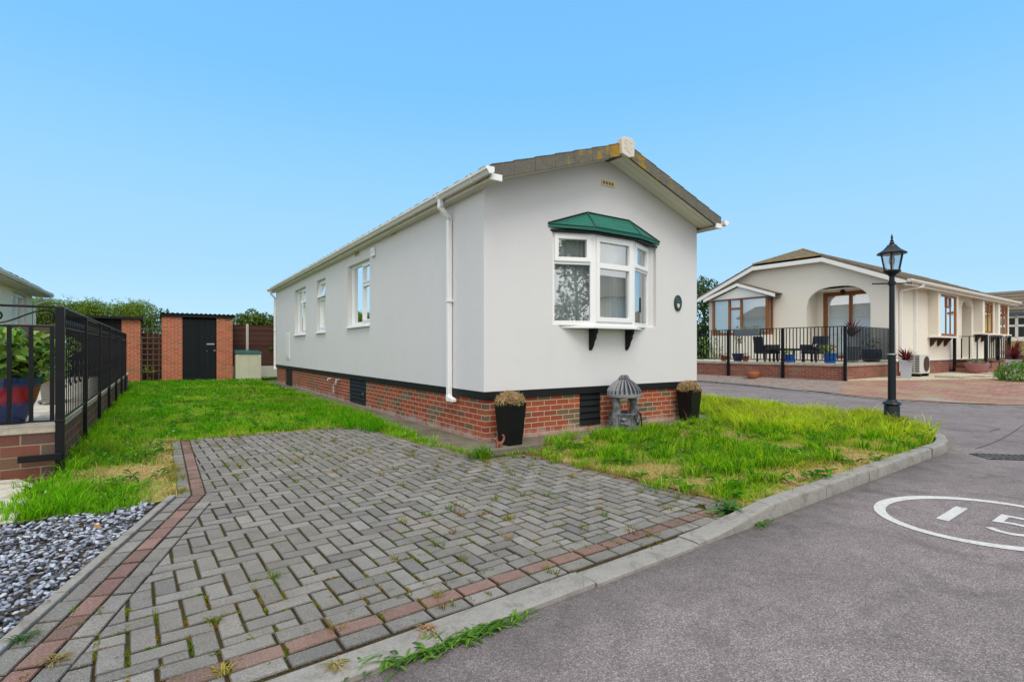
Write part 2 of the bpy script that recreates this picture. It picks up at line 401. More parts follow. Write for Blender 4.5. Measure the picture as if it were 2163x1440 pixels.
b.inputs['Row Height'].default_value = .055; b.inputs['Mortar Size'].default_value = .004; b.inputs['Color1'].default_value = (.010,.115,.083,1); b.inputs['Color2'].default_value = (.014,.15,.108,1); b.inputs['Mortar'].default_value = (.004,.035,.03,1)
t.set(t.mix(t.math('MULTIPLY', t.noise(o, 26, 5), .4), b.outputs['Color'], (.03,.19,.14)), .6, 0, .3); t.bump(t.math('MULTIPLY', b.outputs['Fac'], -1.0), .5, .008)
t = NT('board_soffit'); o = t.obj(); n1 = t.noise(o, 3, 5)
t.set(t.mix(n1, (.74,.68,.58), (.84,.79,.70)), .6, 0, .3)
# lichened concrete of the verge and tiles: grey-brown with orange and yellow lichen that thickens to the ridge
def lichen(name, base, amt, ridge=None):
    t = NT(name); o = t.obj(); n1 = t.noise(o, 9, 7, .7); n2 = t.noise(o, 42, 5, .65); n3 = t.noise(o, 4, 6, .7, .6)
    c = t.mix(n1, tuple(x*.6 for x in base), tuple(x*1.4 for x in base))
    c = t.mix(t.ramp(n2, [(.5,0.0),(.72,.32)]), c, (.34,.31,.25))
    k = t.math('ADD', n3, t.math('MULTIPLY', n2, .35))
    if ridge is not None:
        s = t.n('ShaderNodeSeparateXYZ'); t.l(o, s.inputs[0])
        k = t.math('ADD', k, t.math('MULTIPLY', t.math('ABSOLUTE', t.math('SUBTRACT', s.outputs[0], ridge)), -.16)); k = t.math('ADD', k, .11)
    c = t.mix(t.math('MULTIPLY', t.ramp(k, [(.66,0.0),(.80,1.0)]), amt), c, t.mix(n2, (.30,.15,.012), (.42,.27,.02)))
    t.set(c, .92, 0, .1); t.bump(n2, .5, .006); return t.m
lichen('lichen_verge', (.125,.12,.10), .8, 2.205); lichen('roof_tile', (.125,.105,.085), .22); lichen('mossy_tile', (.17,.15,.11), .6)
lichen('weathered_stone', (.20,.20,.20), .05)
t = NT('well_stone'); o = t.obj(); n1 = t.noise(o, 16, 6, .65); n2 = t.noise(o, 60, 3)
g = t.n('ShaderNodeNewGeometry').outputs['Pointiness']
t.set(t.mix(t.ramp(n1, [(.3,0.0),(.7,1.0)]), (.035,.04,.045), (.24,.25,.27)), .75, 0, .2); t.bump(n2, .35, .004)
t = NT('fluted_stone'); n1 = t.noise(t.obj(), 22, 5, .6); t.set(t.mix(1.0, t.mix(n1, (.13,.14,.15), (.30,.31,.34)), t.attr(), 'MULTIPLY'), .75, 0, .2)
t = NT('glass'); gl = t.n('ShaderNodeBsdfGlossy'); gl.inputs['Roughness'].default_value = .0; gl.inputs['Color'].default_value = (.93,.96,.97,1)
tr = t.n('ShaderNodeBsdfTransparent'); tr.inputs['Color'].default_value = (.93,.97,.97,1); fr = t.n('ShaderNodeFresnel'); fr.inputs['IOR'].default_value = 1.5
mx = t.n('ShaderNodeMixShader'); t.l(t.math('ADD', t.math('MULTIPLY', fr.outputs[0], 1.5), .28, True), mx.inputs[0]); t.l(tr.outputs[0], mx.inputs[1]); t.l(gl.outputs[0], mx.inputs[2]); t.l(mx.outputs[0], t.out.inputs[0])
nb = t.n('ShaderNodeBump'); nb.inputs['Strength'].default_value = .05; nb.inputs['Distance'].default_value = .01; t.l(t.noise(t.obj(), 2.2, 1), nb.inputs['Height']); t.l(nb.outputs[0], gl.inputs['Normal'])
t = NT('dark_glass'); t.set((.015,.02,.022), .03, 0, .9)
t = NT('lamp_glass'); gl = t.n('ShaderNodeBsdfGlossy'); gl.inputs['Roughness'].default_value = .05; tr = t.n('ShaderNodeBsdfTransparent'); tr.inputs['Color'].default_value = (.86,.88,.88,1)
mx = t.n('ShaderNodeMixShader'); mx.inputs[0].default_value = .14; t.l(tr.outputs[0], mx.inputs[1]); t.l(gl.outputs[0], mx.inputs[2]); t.l(mx.outputs[0], t.out.inputs[0])
# foliage: the colour of each blade or leaf is its own
def foliage(name, rough=.55, trans=.35, spec=.3):
    t = NT(name); c = t.attr(); t.set(c, rough, 0, spec)
    tl = t.n('ShaderNodeBsdfTranslucent'); t.l(t.mix(1.0, c, (1.0,1.0,.55), 'MULTIPLY'), tl.inputs['Color'])
    mx = t.n('ShaderNodeMixShader'); mx.inputs[0].default_value = trans; t.l(t.b.outputs[0], mx.inputs[1]); t.l(tl.outputs[0], mx.inputs[2]); t.l(mx.outputs[0], t.out.inputs[0])
foliage('grass_blade', .7, .5, .0); foliage('leaf', .5, .3, .25); foliage('dry_leaf', .8, .2, .1)
t = NT('turf'); t.set(t.mix(.6, t.attr(), t.ramp(t.noise(t.pos(), 45, 5, .7), [(.3,.25),(.7,.75)]), 'OVERLAY'), .95, 0, .1); t.bump(t.noise(t.pos(), 70, 4), .8, .02)
# road: reddish grey chippings, darker along the kerb and in old patches
t = NT('asphalt'); p = t.pos(); vo = t.n('ShaderNodeTexVoronoi'); vo.inputs['Scale'].default_value = 190; t.l(p, vo.inputs['Vector'])
sp = t.n('ShaderNodeSeparateColor'); t.l(vo.outputs['Color'], sp.inputs[0]); big = t.noise(p, .8, 6, .62); mid = t.noise(p, 6, 6, .6)
c = t.ramp(sp.outputs[0], [(.0,(.135,.112,.111)),(.45,(.212,.180,.179)),(.8,(.27,.233,.231)),(.95,(.38,.34,.335))])
c = t.mix(t.math('MULTIPLY', t.ramp(vo.outputs['Distance'], [(.45,0.0),(.85,1.0)]), .5), c, (.05,.042,.042))
c = t.mix(t.ramp(big, [(.42,0.0),(.66,.40)]), c, (.09,.079,.078)); c = t.mix(t.ramp(t.noise(p, 2.1, 7, .7, .8), [(.52,0.0),(.62,.35)]), c, (.075,.066,.065)); c = t.mix(.35, c, t.ramp(mid, [(.3,.35),(.7,.66)]), 'OVERLAY')
# darker ragged fringe along the kerb line
sx = t.n('ShaderNodeSeparateXYZ'); t.l(p, sx.inputs[0])
kd = t.math('SUBTRACT', 1.931, t.math('ADD', t.math('MULTIPLY', sx.outputs[0], -.595), t.math('MULTIPLY', sx.outputs[1], .804)))
kk = t.math('ADD', kd, t.math('MULTIPLY', t.math('SUBTRACT', t.noise(p, 3.2, 6, .65), .5), 1.1))
c = t.mix(t.math('MULTIPLY', t.ramp(kk, [(.0,.55),(.42,.0)]), t.math('MULTIPLY', t.math('GREATER_THAN', kd, -.25), t.math('LESS_THAN', t.math('ADD', t.math('MULTIPLY', sx.outputs[0], .804), t.math('MULTIPLY', sx.outputs[1], .595)), 7.95))), c, (.060,.055,.053))
t.set(c, .88, 0, .2); t.bump(vo.outputs['Distance'], .55, .006)
t = NT('road_paint'); p = t.pos(); wear = t.math('ADD', t.noise(p, 7, 8, .72), t.math('MULTIPLY', t.noise(p, 90, 3), .25))
t.set(t.mix(t.ramp(t.noise(p, 30, 5), [(.3,0.0),(.7,1.0)]), (.42,.41,.40), (.56,.55,.54)), .75, 0, .25); t.bump(t.noise(p, 120, 3), .4, .004)
tr = t.n('ShaderNodeBsdfTransparent'); mx = t.n('ShaderNodeMixShader'); t.l(t.ramp(wear, [(.45,0.0),(.53,1.0)]), mx.inputs[0]); t.l(tr.outputs[0], mx.inputs[1]); t.l(t.b.outputs[0], mx.inputs[2]); t.l(mx.outputs[0], t.out.inputs[0])
t = NT('paver'); p = t.pos(); n1 = t.noise(p, 140, 4, .7); n2 = t.noise(p, 5, 6, .65); vo = t.n('ShaderNodeTexVoronoi'); vo.inputs['Scale'].default_value = 120; t.l(p, vo.inputs['Vector'])
c = t.mix(.85, t.attr(), t.ramp(n1, [(.25,.18),(.75,.82)]), 'OVERLAY'); c = t.mix(t.math('MULTIPLY', t.ramp(n2, [(.4,0.0),(.75,1.0)]), .45), c, (.085,.078,.062)); c = t.mix(t.math('MULTIPLY', t.ramp(t.noise(p, 1.1, 5, .6), [(.45,0.0),(.7,1.0)]), .35), c, (.19,.165,.125))
c = t.mix(t.ramp(vo.outputs['Distance'], [(.10,.75),(.20,0.0)]), c, (.50,.47,.44))
t.set(c, .9, 0, .2); t.bump(n1, .5, .005)
t = NT('joint_sand'); p = t.pos(); t.set(t.mix(t.ramp(t.noise(p, 2.2, 5, .65), [(.42,0.0),(.62,1.0)]), t.mix(t.noise(p, 70, 3), (.036,.026,.016), (.085,.050,.022)), t.mix(t.noise(p, 40, 4), (.036,.040,.010), (.10,.10,.02))), .97, 0, .05); t.bump(t.noise(p, 160, 3), .8, .008)
def concrete(name, a, b, stain=(.10,.09,.075), green=None):
    t = NT(name); p = t.pos(); n1 = t.noise(p, 3.2, 7, .68); n2 = t.noise(p, 85, 4, .65)
    c = t.mix(n1, a, b); c = t.mix(t.ramp(t.noise(p, 7, 7, .72, .4), [(.48,0.0),(.70,.72)]), c, stain)
    if green: c = t.mix(t.ramp(t.noise(p, 1.3, 6, .65), [(.45,0.0),(.65,.7)]), c, green)
    c = t.mix(.5, c, t.ramp(n2, [(.25,.3),(.75,.7)]), 'OVERLAY'); t.set(c, .92, 0, .15); t.bump(n2, .5, .005); return t.m
concrete('kerb_concrete', (.19,.182,.168), (.295,.282,.262)); concrete('apron_concrete', (.13,.115,.09), (.20,.175,.135), (.07,.06,.045), (.085,.08,.045))
concrete('slab_stone', (.42,.39,.33), (.52,.48,.41)); concrete('coping_stone', (.36,.32,.26), (.48,.43,.36), (.16,.14,.11)); concrete('cream_slab', (.42,.37,.28), (.52,.46,.36), (.2,.18,.14))
concrete('far_gravel', (.17,.13,.11), (.30,.25,.22), (.09,.07,.06))
t = NT('far_pavers'); uv = t.uv(); b = t.n('ShaderNodeTexBrick'); t.l(uv, b.inputs['Vector']); b.inputs['Scale'].default_value = 1; b.inputs['Brick Width'].default_value = .21; b.inputs['Row Height'].default_value = .105; b.inputs['Mortar Size'].default_value = .006
b.inputs['Color1'].default_value = (.24,.115,.09,1); b.inputs['Color2'].default_value = (.33,.19,.15,1); b.inputs['Mortar'].default_value = (.12,.08,.06,1)
c = t.mix(t.ramp(t.noise(t.pos(), .9, 5, .6), [(.45,0.0),(.6,.75)]), b.outputs['Color'], (.27,.21,.13)); c = t.mix(t.ramp(t.noise(t.pos(), .55, 5, .6), [(.58,0.0),(.68,.7)]), c, (.30,.28,.25)); t.set(t.mix(.4, c, t.ramp(t.noise(t.pos(), 30, 5), [(.3,.3),(.7,.7)]), 'OVERLAY'), .9, 0, .15)
t = NT('pebble'); t.set(t.mix(.5, t.attr(), t.ramp(t.noise(t.pos(), 120, 4, .7), [(.3,.35),(.7,.7)]), 'OVERLAY'), .6, 0, .35)
t = NT('glazed_pot'); o = t.obj(); n1 = t.noise(o, 5, 6, .65, 1.2); z = t.n('ShaderNodeSeparateXYZ'); t.l(o, z.inputs[0])
k = t.math('ADD', t.math('MULTIPLY', t.math('ABSOLUTE', t.math('SUBTRACT', z.outputs[2], .30)), -7.0), t.math('ADD', n1, .62))
t.set(t.mix(t.ramp(k, [(.35,0.0),(.75,1.0)]), t.mix(n1, (.006,.012,.06), (.02,.06,.20)), (.30,.012,.03)), .12, 0, .6)
def planks(name, col, pitch, horiz=False, gap=.03, var=.25, wav=0.0):
    t = NT(name); uv = t.uv(); s = t.n('ShaderNodeSeparateXYZ'); t.l(uv, s.inputs[0])
    x = s.outputs[1 if horiz else 0]; q = t.math('DIVIDE', x, pitch); fr = t.math('FRACT', q); fl = t.math('FLOOR', q)
    wnz = t.n('ShaderNodeTexWhiteNoise', noise_dimensions='1D'); t.l(fl, wnz.inputs['W'])
    mp = t.n('ShaderNodeMapping'); mp.inputs['Scale'].default_value = (3, 40, 1) if horiz else (40, 3, 1); t.l(uv, mp.inputs['Vector']); gr = t.noise(mp.outputs[0], 1.0, 5, .6)
    c = t.mix(wnz.outputs['Value'], tuple(k*(1-var) for k in col), tuple(k*(1+var) for k in col)); c = t.mix(.5, c, t.ramp(gr, [(.3,.3),(.7,.7)]), 'OVERLAY')
    e = t.ramp(fr, [(0.0,1.0),(gap,0.0),(1-gap*.3,0.0),(1.0,1.0)]); c = t.mix(t.math('MULTIPLY', e, .8), c, tuple(k*.2 for k in col))
    t.set(c, .75, 0, .2); t.bump(t.math('ADD', t.math('MULTIPLY', e, -1.0), t.math('MULTIPLY', fr if horiz else gr, .5)), .7, .012); return t.m
planks('door_boards', (.007,.009,.012), .095); planks('black_boards', (.009,.010,.012), .12); planks('fence_boards', (.075,.032,.024), .11, True, .06); planks('louvre', (.014,.017,.017), .1, True, .2)

# ------------------------------------------------------------------ frames of the place
TH = radians(34.0)
HF = Frame(-.3675, 6.775, TH)                    # main park home: near corner, x along the gable, y along the side
RF = Frame(-4.452, 5.117, TH)                    # terrace and railing of the neighbour: near corner
KF = Frame(13.76, 18.6, radians(35.5), .30)      # second park home: near corner
SF = Frame(-13.02, 19.31, TH)                    # brick sheds
PHI = radians(36.5); KE = np.array([cos(PHI), sin(PHI)]); KN = np.array([-sin(PHI), cos(PHI)])
def sn(s, n): return tuple(s*KE+n*KN)
def ton(x, y): return (x*KE[0]+y*KE[1], x*KN[0]+y*KN[1])
def clip(poly, a, b):
    """keep the part of poly left of the line a->b"""
    out = []; dx, dy = b[0]-a[0], b[1]-a[1]
    side = lambda p: dx*(p[1]-a[1])-dy*(p[0]-a[0])
    for i in range(len(poly)):
        p, q = poly[i], poly[(i+1)%len(poly)]; sp, sq = side(p), side(q)
        if sp >= 0: out.append(p)
        if (sp >= 0) != (sq >= 0):
            t_ = sp/(sp-sq); out.append((p[0]+(q[0]-p[0])*t_, p[1]+(q[1]-p[1])*t_))
    return out
def clip_to(poly, conv):
    for i in range(len(conv)):
        if len(poly) < 3: return []
        poly = clip(poly, conv[i], conv[(i+1)%len(conv)])
    return poly
def area(p): return .5*sum(p[i][0]*p[(i+1)%len(p)][1]-p[(i+1)%len(p)][0]*p[i][1] for i in range(len(p)))
def inset(poly, d):
    """move each edge of a counter-clockwise polygon inwards by d (number or one per edge)"""
    n = len(poly); ds = d if isinstance(d, (list, tuple)) else [d]*n; L = []
    for i in range(n):
        (x0,y0),(x1,y1) = poly[i], poly[(i+1)%n]; l = math.hypot(x1-x0, y1-y0) or 1e-9; nx, ny = -(y1-y0)/l, (x1-x0)/l
        L.append((x0+nx*ds[i], y0+ny*ds[i], x1-x0, y1-y0))
    out = []
    for i in range(n):
        ax, ay, adx, ady = L[i-1]; bx, by, bdx, bdy = L[i]; cr = adx*bdy-ady*bdx
        if abs(cr) < 1e-9: out.append((bx, by)); continue
        t_ = ((bx-ax)*bdy-(by-ay)*bdx)/cr; out.append((ax+adx*t_, ay+ady*t_))
    return out

# ------------------------------------------------------------------ ground, road, kerbs
t = NT('far_turf'); t.set(t.mix(t.noise(t.pos(), .6, 6, .65), (.05,.085,.018), (.10,.13,.03)), .95, 0, .1); t.bump(t.noise(t.pos(), 9, 5), .6, .05)
g = MB(); g.lathe([(.01,-.05),(60,-.05),(1400,-.05)], 48, cap=False)
tag(g.build('ground', M['far_turf']), kind='structure')
KERB = [sn(s, 1.93) for s in np.arange(-9, 7.9, .305)]+[(5.27,6.30),(5.56,6.62),(5.82,6.98),(6.02,7.35),(6.17,7.75),(6.25,8.2),(6.22,8.7),(6.05,9.2),(5.75,9.7),(5.35,10.25),(4.9,10.9),(4.3,11.75),(3.6,12.8),(2.7,14.2),(1.6,15.9),(.3,18.0),(-1.0,20.2)]
FARK = [(6.2,21.9),(7.13,19.72),(7.75,18.3),(8.3,16.7),(8.7,15.2),(8.86,14.2),(8.98,13.3),(9.25,12.5),(9.75,11.95),(10.45,11.5),(11.4,11.15),(13,10.6),(20,8.2),(34,3.5)]
road = MB(); P = [(*p,0.0) for p in KERB]+[(-1.2,21.5,0),(2.0,24.5,0),(5.5,24.0,0)]+[(*p,0.0) for p in FARK]+[(34,-12,0),(-9,-12,0)]
road.add(P, [tuple(reversed(range(len(P))))])
tag(road.build('road', M['asphalt']), kind='structure')
def sweep_kerb(path, hfun, width, name, stone=.915, mat='kerb_concrete', seed=3):
    R = random.Random(seed); m = MB(); pts = [Vector((p[0],p[1])) for p in path]
    d = [0.0]
    for a, b in zip(pts, pts[1:]): d.append(d[-1]+(b-a).length)
    def at(x):
        for i in range(len(pts)-1):
            if x <= d[i+1] or i == len(pts)-2:
                t_ = (x-d[i])/(d[i+1]-d[i]); return pts[i].lerp(pts[i+1], t_), (pts[i+1]-pts[i]).normalized()
    x = 0.0
    while x < d[-1]-.05:
        e = min(x+stone, d[-1]); jz, jn = R.uniform(-.006,.006), R.uniform(-.009,.009); secs = []
        k = 4
        for i in range(k+1):
            q = x+.005+(e-x-.010)*i/k; p, tdir = at(q); p2, t2 = at(min(q+.15, d[-1]-.001)); p0, t0 = at(max(q-.15, 0)); tdir = (t0+t2).normalized()
            nrm = Vector((-tdir.y, tdir.x)); h = hfun(q, p)+jz; W = width(q, p)
            prof = [(-.004,-.08),(.004,h*.80),(.010,h*.93),(.024,h+.001),(.040,h+.003),(W-.008,h+.003),(W,h-.005),(W,-.08)]
            secs.append([(p.x+nrm.x*(a+jn), p.y+nrm.y*(a+jn), z) for a, z in prof])
        n = len(secs[0]); vs = [v for s_ in secs for v in s_]
        fs = [(i*n+j, (i+1)*n+j, (i+1)*n+(j+1)%n, i*n+(j+1)%n) for i in range(k) for j in range(n)]+[tuple(range(n)), tuple(reversed(range(k*n, k*n+n)))]
        m.add(vs, fs); x = e
    return tag(m.build(name, M[mat], smooth=True, ang=28), kind='structure')
def near_h(q, p):
    s, n = ton(p.x, p.y); return .022+.080*min(1, max(0, (s-3.05)/.8)) if s < 5 else .102
sweep_kerb(KERB, near_h, lambda q, p: .165-.04*min(1, max(0, (ton(p.x,p.y)[0]-3.0)/.8)), 'kerb')
sweep_kerb([(x, y) for x, y in reversed(FARK)], lambda q, p: .02 if (p.x > 8.75) else .02+.06*min(1,(8.75-p.x)/.5), lambda q, p: .12, 'kerb', seed=5)
# road joints: a sawn line and an old patch outline by the drain, thin sheets of bitumen
m = MB()
def strip(m, pts, wd, z):
    for a, b in zip(pts, pts[1:]):
        dx, dy = b[0]-a[0], b[1]-a[1]; l = math.hypot(dx, dy); nx, ny = -dy/l*wd/2, dx/l*wd/2
        m.quad((a[0]-nx,a[1]-ny,z),(b[0]-nx,b[1]-ny,z),(b[0]+nx,b[1]+ny,z),(a[0]+nx,a[1]+ny,z))
simple('rusty_iron', (.20,.19,.185), .8, .3, 30, .3, 90, spec=.15); simple('bitumen', (.035,.031,.031), .8, .2, 20, .3, 80)
J = lambda *q: [G(u, v)[:2] for u, v in q]
strip(m, J((2060,948),(2085,940),(2110,930),(2135,916),(2163,897),(2230,868)), .010, .004); strip(m, J((2106,932),(2140,934),(2190,937),(2300,945)), .012, .0045)
strip(m, J((1995,893),(2060,896),(2112,905)), .012, .004); strip(m, J((2112,905),(2090,912),(2000,907)), .012, .0045)
tag(m.build('road_joints', M['bitumen']), kind='structure')

# road marking: 15 inside a long oval
def sheet(m, outer, z): m.add([(x,y,z) for x, y in outer], [tuple(range(len(outer)))])
e0 = np.array([cos(radians(33)), sin(radians(33))]); 
# roundel measured on the road
oc = np.array([3.468, 3.787]); OA = radians(7.2); RA, RB = .724, .628
mk = thing('road_marking', 'worn white speed roundel with the number 15 painted on the road', 'road marking', (oc[0], oc[1], 0), 0)
m = MB(); N = 72; ro = lambda a, b, k: (a*cos(2*pi*k/N)*cos(OA)-b*sin(2*pi*k/N)*sin(OA), a*cos(2*pi*k/N)*sin(OA)+b*sin(2*pi*k/N)*cos(OA))
for k in range(N): m.quad((*ro(RA,RB,k),.004),(*ro(RA,RB,k+1),.004),(*ro(RA-.068,RB-.09,k+1),.004),(*ro(RA-.068,RB-.09,k),.004))
m.build('ring', M['road_paint'], mk)
UP, RT_ = np.array([cos(PHI), sin(PHI)]), np.array([sin(PHI), -cos(PHI)])
def ribbon(m, pts, wd, z=.004):
    pts = [np.array(p, float) for p in pts]; L = []
    for i, p in enumerate(pts):
        d0 = p-pts[i-1] if i else pts[1]-p; d1 = pts[i+1]-p if i < len(pts)-1 else d0; d0 = d0/np.hypot(*d0); d1 = d1/np.hypot(*d1); n0 = np.array([-d0[1],d0[0]]); n1 = np.array([-d1[1],d1[0]]); b = n0+n1; b = b/max(.35, b@n0)
        for q in (p+b*wd/2, p-b*wd/2): w_ = q[0]*RT_+q[1]*UP; L.append((float(w_[0]), float(w_[1]), z))
    m.add(L, [(2*i, 2*i+1, 2*i+3, 2*i+2) for i in range(len(pts)-1)])
m = MB(); ribbon(m, [(-.20,-.255),(-.20,.245)], .075); m.build('digit', M['road_paint'], mk)
m = MB(); ribbon(m, [(.29,.245),(.052,.245),(.05,.03),(.13,.05),(.22,.035),(.275,-.03),(.285,-.12),(.245,-.205),(.17,-.245),(.10,-.235),(.045,-.19)], .052); m.build('digit', M['road_paint'], mk)
# gully grating
d0 = G(2060,964); dfx = Frame(d0[0]+.02, d0[1]-.16, radians(-8))
dr = thing('drain_grating', 'black iron slotted drain grating set in the road beyond the kerb tip', 'drain', dfx.w(0,0), dfx.a)
m = MB(); m.box(0,0,-.03,.62,.02,.008); m.box(0,.3,-.03,.62,.32,.008); m.box(0,.02,-.03,.02,.3,.008); m.box(.6,.02,-.03,.62,.3,.008); m.build('frame', M['black_metal'], dr)
m = MB(); m.box(.02,.02,-.02,.6,.3,.005); m.build('grid', M['rusty_iron'], dr)
m = MB()
for k in range(8): x = .04+k*.068; m.quad((x+.03,.035,.0075),(x+.062,.035,.0075),(x+.022,.285,.0075),(x-.010,.285,.0075))
m.build('slots', M['void_black'], dr)

# ------------------------------------------------------------------ block-paved driveway
DO = [(-1.789,1.29),(1.661,3.842),(1.72,4.12),(.18,6.08),(-.30,5.74),(-2.40,8.30),(-4.55,6.93),(-2.78,4.31)]
DO = [sn(*ton(*p)) for p in DO]; CW = .103
NC = [3, 2, 2, 1, 1, 1, 2, 3]; BRN = [(.165,.130,.108),(.150,.125,.105)]
m = MB(); R = random.Random(5)
GREY = [(.172,.166,.157),(.196,.189,.178),(.152,.147,.140),(.212,.202,.188),(.182,.170,.158)]; REDP = [(.185,.105,.090),(.160,.092,.080),(.210,.122,.105)]
def paver(poly, pal, zt=.031):
    if len(poly) < 3 or abs(area(poly)) < 3e-4: return
    if area(poly) < 0: poly = poly[::-1]
    q = []
    for p in poly:
        if not q or math.hypot(p[0]-q[-1][0], p[1]-q[-1][1]) > .002: q.append(p)
    if len(q) > 1 and math.hypot(q[0][0]-q[-1][0], q[0][1]-q[-1][1]) < .002: q.pop()
    if len(q) < 3: return
    poly = q; top = inset(poly, .0045)
    if len(top) < 3 or area(top) < .45*area(poly) or any(math.hypot(a[0]-b[0], a[1]-b[1]) > .02 for a, b in zip(top, poly)): top = poly
    v_ = R.uniform(.90,1.10); c = tuple(k*v_ for k in R.choice(pal)); cx = sum(p[0] for p in poly)/len(poly); cy = sum(p[1] for p in poly)/len(poly)
    tx, ty, dz = R.gauss(0,.014), R.gauss(0,.014), R.gauss(0,.0012)
    Z = lambda p: zt+dz+(p[0]-cx)*tx+(p[1]-cy)*ty
    n = len(poly); b = [(x,y,.0) for x,y in poly]; s_ = [(x,y,Z((x,y))-.005) for x,y in poly]; tt = [(x,y,Z((x,y))) for x,y in top]
    fs = [(i,(i+1)%n,n+(i+1)%n,n+i) for i in range(n)]+[(n+i,n+(i+1)%n,2*n+(i+1)%n,2*n+i) for i in range(n)]+[tuple(range(2*n,3*n))]
    m.add(b+s_+tt, fs, c)
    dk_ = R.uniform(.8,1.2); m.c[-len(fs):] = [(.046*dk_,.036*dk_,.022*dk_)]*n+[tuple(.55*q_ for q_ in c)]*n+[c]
nD = len(DO)
for i in range(nD):
    p, q = Vector(DO[i]), Vector(DO[(i+1)%nD]); pp, qq = Vector(DO[i-1]), Vector(DO[(i+2)%nD]); d = (q-p).normalized(); nn = Vector((-d.y, d.x)); L = (q-p).length
    dp = (p-pp).normalized(); dq = (qq-q).normalized(); np_ = Vector((-dp.y,dp.x)); nq = Vector((-dq.y,dq.x))
    bp = (nn+np_); bq = (nn+nq)
    for c in range(NC[i]):
        off = R.uniform(0,.2); x = -.6+off
        while x < L+.6:
            a0, a1 = x+.0055+R.uniform(0,.003), x+.206-.0055; y0, y1 = c*CW+.0045, (c+1)*CW-.0045
            poly = [tuple(p+d*a+nn*b) for a, b in ((a0,y0),(a1,y0),(a1,y1),(a0,y1))]
            poly = clip(poly, tuple(p+bp), tuple(p)) if True else poly
            if len(poly) > 2: poly = clip(poly, tuple(q), tuple(q+bq))
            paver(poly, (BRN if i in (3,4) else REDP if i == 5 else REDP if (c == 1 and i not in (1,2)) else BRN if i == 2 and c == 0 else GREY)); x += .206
field = inset(DO, [k*CW+.002 for k in NC])
ca, sa = cos(PHI), sin(PHI); U = .1035; HR = PHI
loc = lambda x, y: (x*ca-y*sa, x*sa+y*ca)
for i in range(-45, 75):
    for j in range(-5, 110):
        k = (i-j) % 4
        if k not in (0, 3): continue
        x0, y0 = i*U, j*U
        # joints are wide one way and tight the other, as on the ground
        rect = (x0+.0055, y0+.0052, x0+2*U-.0055, y0+U-.0052) if k == 0 else (x0+.006, y0+.0052, x0+U-.006, y0+2*U-.0052)
        jx, jy = R.gauss(0,.0012), R.gauss(0,.0012)
        b = [loc(x+jx, y+jy) for x, y in ((rect[0],rect[1]),(rect[2],rect[1]),(rect[2],rect[3]),(rect[0],rect[3]))]
        cx, cy = loc((rect[0]+rect[2])/2, (rect[1]+rect[3])/2)
        if not (-5 < cx < 2.2 and 1.0 < cy < 9): continue
        full = all(inpoly(field, np.array([x]), np.array([y]))[0] for x, y in b)
        poly = b if full else clip_to(list(field), b)
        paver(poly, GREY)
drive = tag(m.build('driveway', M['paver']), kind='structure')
m = MB(); DB = inset(DO, -.07); m.add([(x,y,.017) for x,y in DB], [tuple(range(nD))]); tag(m.build('driveway_bed', M['joint_sand']), kind='structure')
# concrete edging along the gravel bed
m = MB(); A0, A1 = Vector((-1.55,.58)), Vector(DO[7]); d = (A0-A1).normalized(); nn = Vector((d.y,-d.x))
x = 0
while x < 3.9:
    a, b = A1+d*(x+.004), A1+d*(x+.9); o2 = [a+nn*.004, b+nn*.004, b+nn*.058, a+nn*.058]
    if area([tuple(p) for p in o2]) < 0: o2.reverse()
    ji = R.uniform(-.004,.004)
    m.hexa([(p.x,p.y,-.02) for p in o2], [(p.x,p.y,.045+ji) for p in o2]); x += .905
tag(m.build('path_edging', M['kerb_concrete'], bevel=.006), kind='structure')

# ------------------------------------------------------------------ concrete apron, slabs, gravel bed, lawns
m = MB()
AP = [HF.w(-.66,-.50), HF.w(.9,-.52), HF.w(2.6,-.5), HF.w(4.85,-.48), HF.w(5.0,.6), HF.w(4.95,15.2), HF.w(-.35,15.2), HF.w(-.30,13.9), HF.w(-.46,3.7)]
AP = [(x,y) for x,y,_ in AP]; m.prism(AP, -.04, .028); tag(m.build('concrete_apron', M['apron_concrete']), kind='structure')
m = MB(); SLAB = [G(75,1032)[:2], G(30,1112)[:2], (-4.2,3.2), (-6.5,3.0), (-6.5,4.2), (-4.62,4.86)]
m.prism(SLAB[::-1], -.02, .035); tag(m.build('path', M['slab_stone']), kind='structure')
GRAV = [(-1.0,-1.0),(-2.06,2.20),(-2.40,3.1),(-2.82,4.30),(-3.1,3.98),(-3.45,3.66),(-4.2,3.2),(-6.5,3.0),(-6.5,-1.0)]
m = MB(); m.add([(x,y,.004) for x,y in GRAV], [tuple(range(len(GRAV)))]); tag(m.build('gravel_bed', M['soil']), kind='structure')
LL = [(-2.96,3.98),(-2.775,4.31),(-4.555,6.93),(-2.40,8.31),(-1.75,7.35),(-1.0,6.4),HF.w(-.60,.35)[:2],HF.w(-.46,3.7)[:2],HF.w(-.30,13.9)[:2],HF.w(-.3,17.5)[:2],SF.w(4.5,1.25)[:2],SF.w(-2.6,1.25)[:2],SF.w(-2.6,.0)[:2],RF.w(.05,13.5)[:2],RF.w(.05,0)[:2],(-4.40,4.98),G(76,1031)[:2],G(34,1112)[:2],(-3.55,3.60),(-3.2,3.85)]
LRt = [(.20,6.10),(1.74,4.14),(1.70,3.90)]+[tuple(np.array(sn(s, 2.07))) for s in (3.75,4.6,5.5,6.4,7.3,7.85)]+[(5.18,6.40),(5.46,6.72),(5.70,7.05),(5.90,7.42),(6.04,7.8),(6.11,8.2),(6.08,8.66),(5.93,9.13),(5.64,9.62),(5.25,10.18),(4.8,10.8),(4.2,11.7),(3.5,12.8)]+[HF.w(5.02,2.6)[:2],HF.w(5.0,.6)[:2],HF.w(4.86,-.5)[:2],HF.w(2.6,-.52)[:2],HF.w(.9,-.54)[:2]]
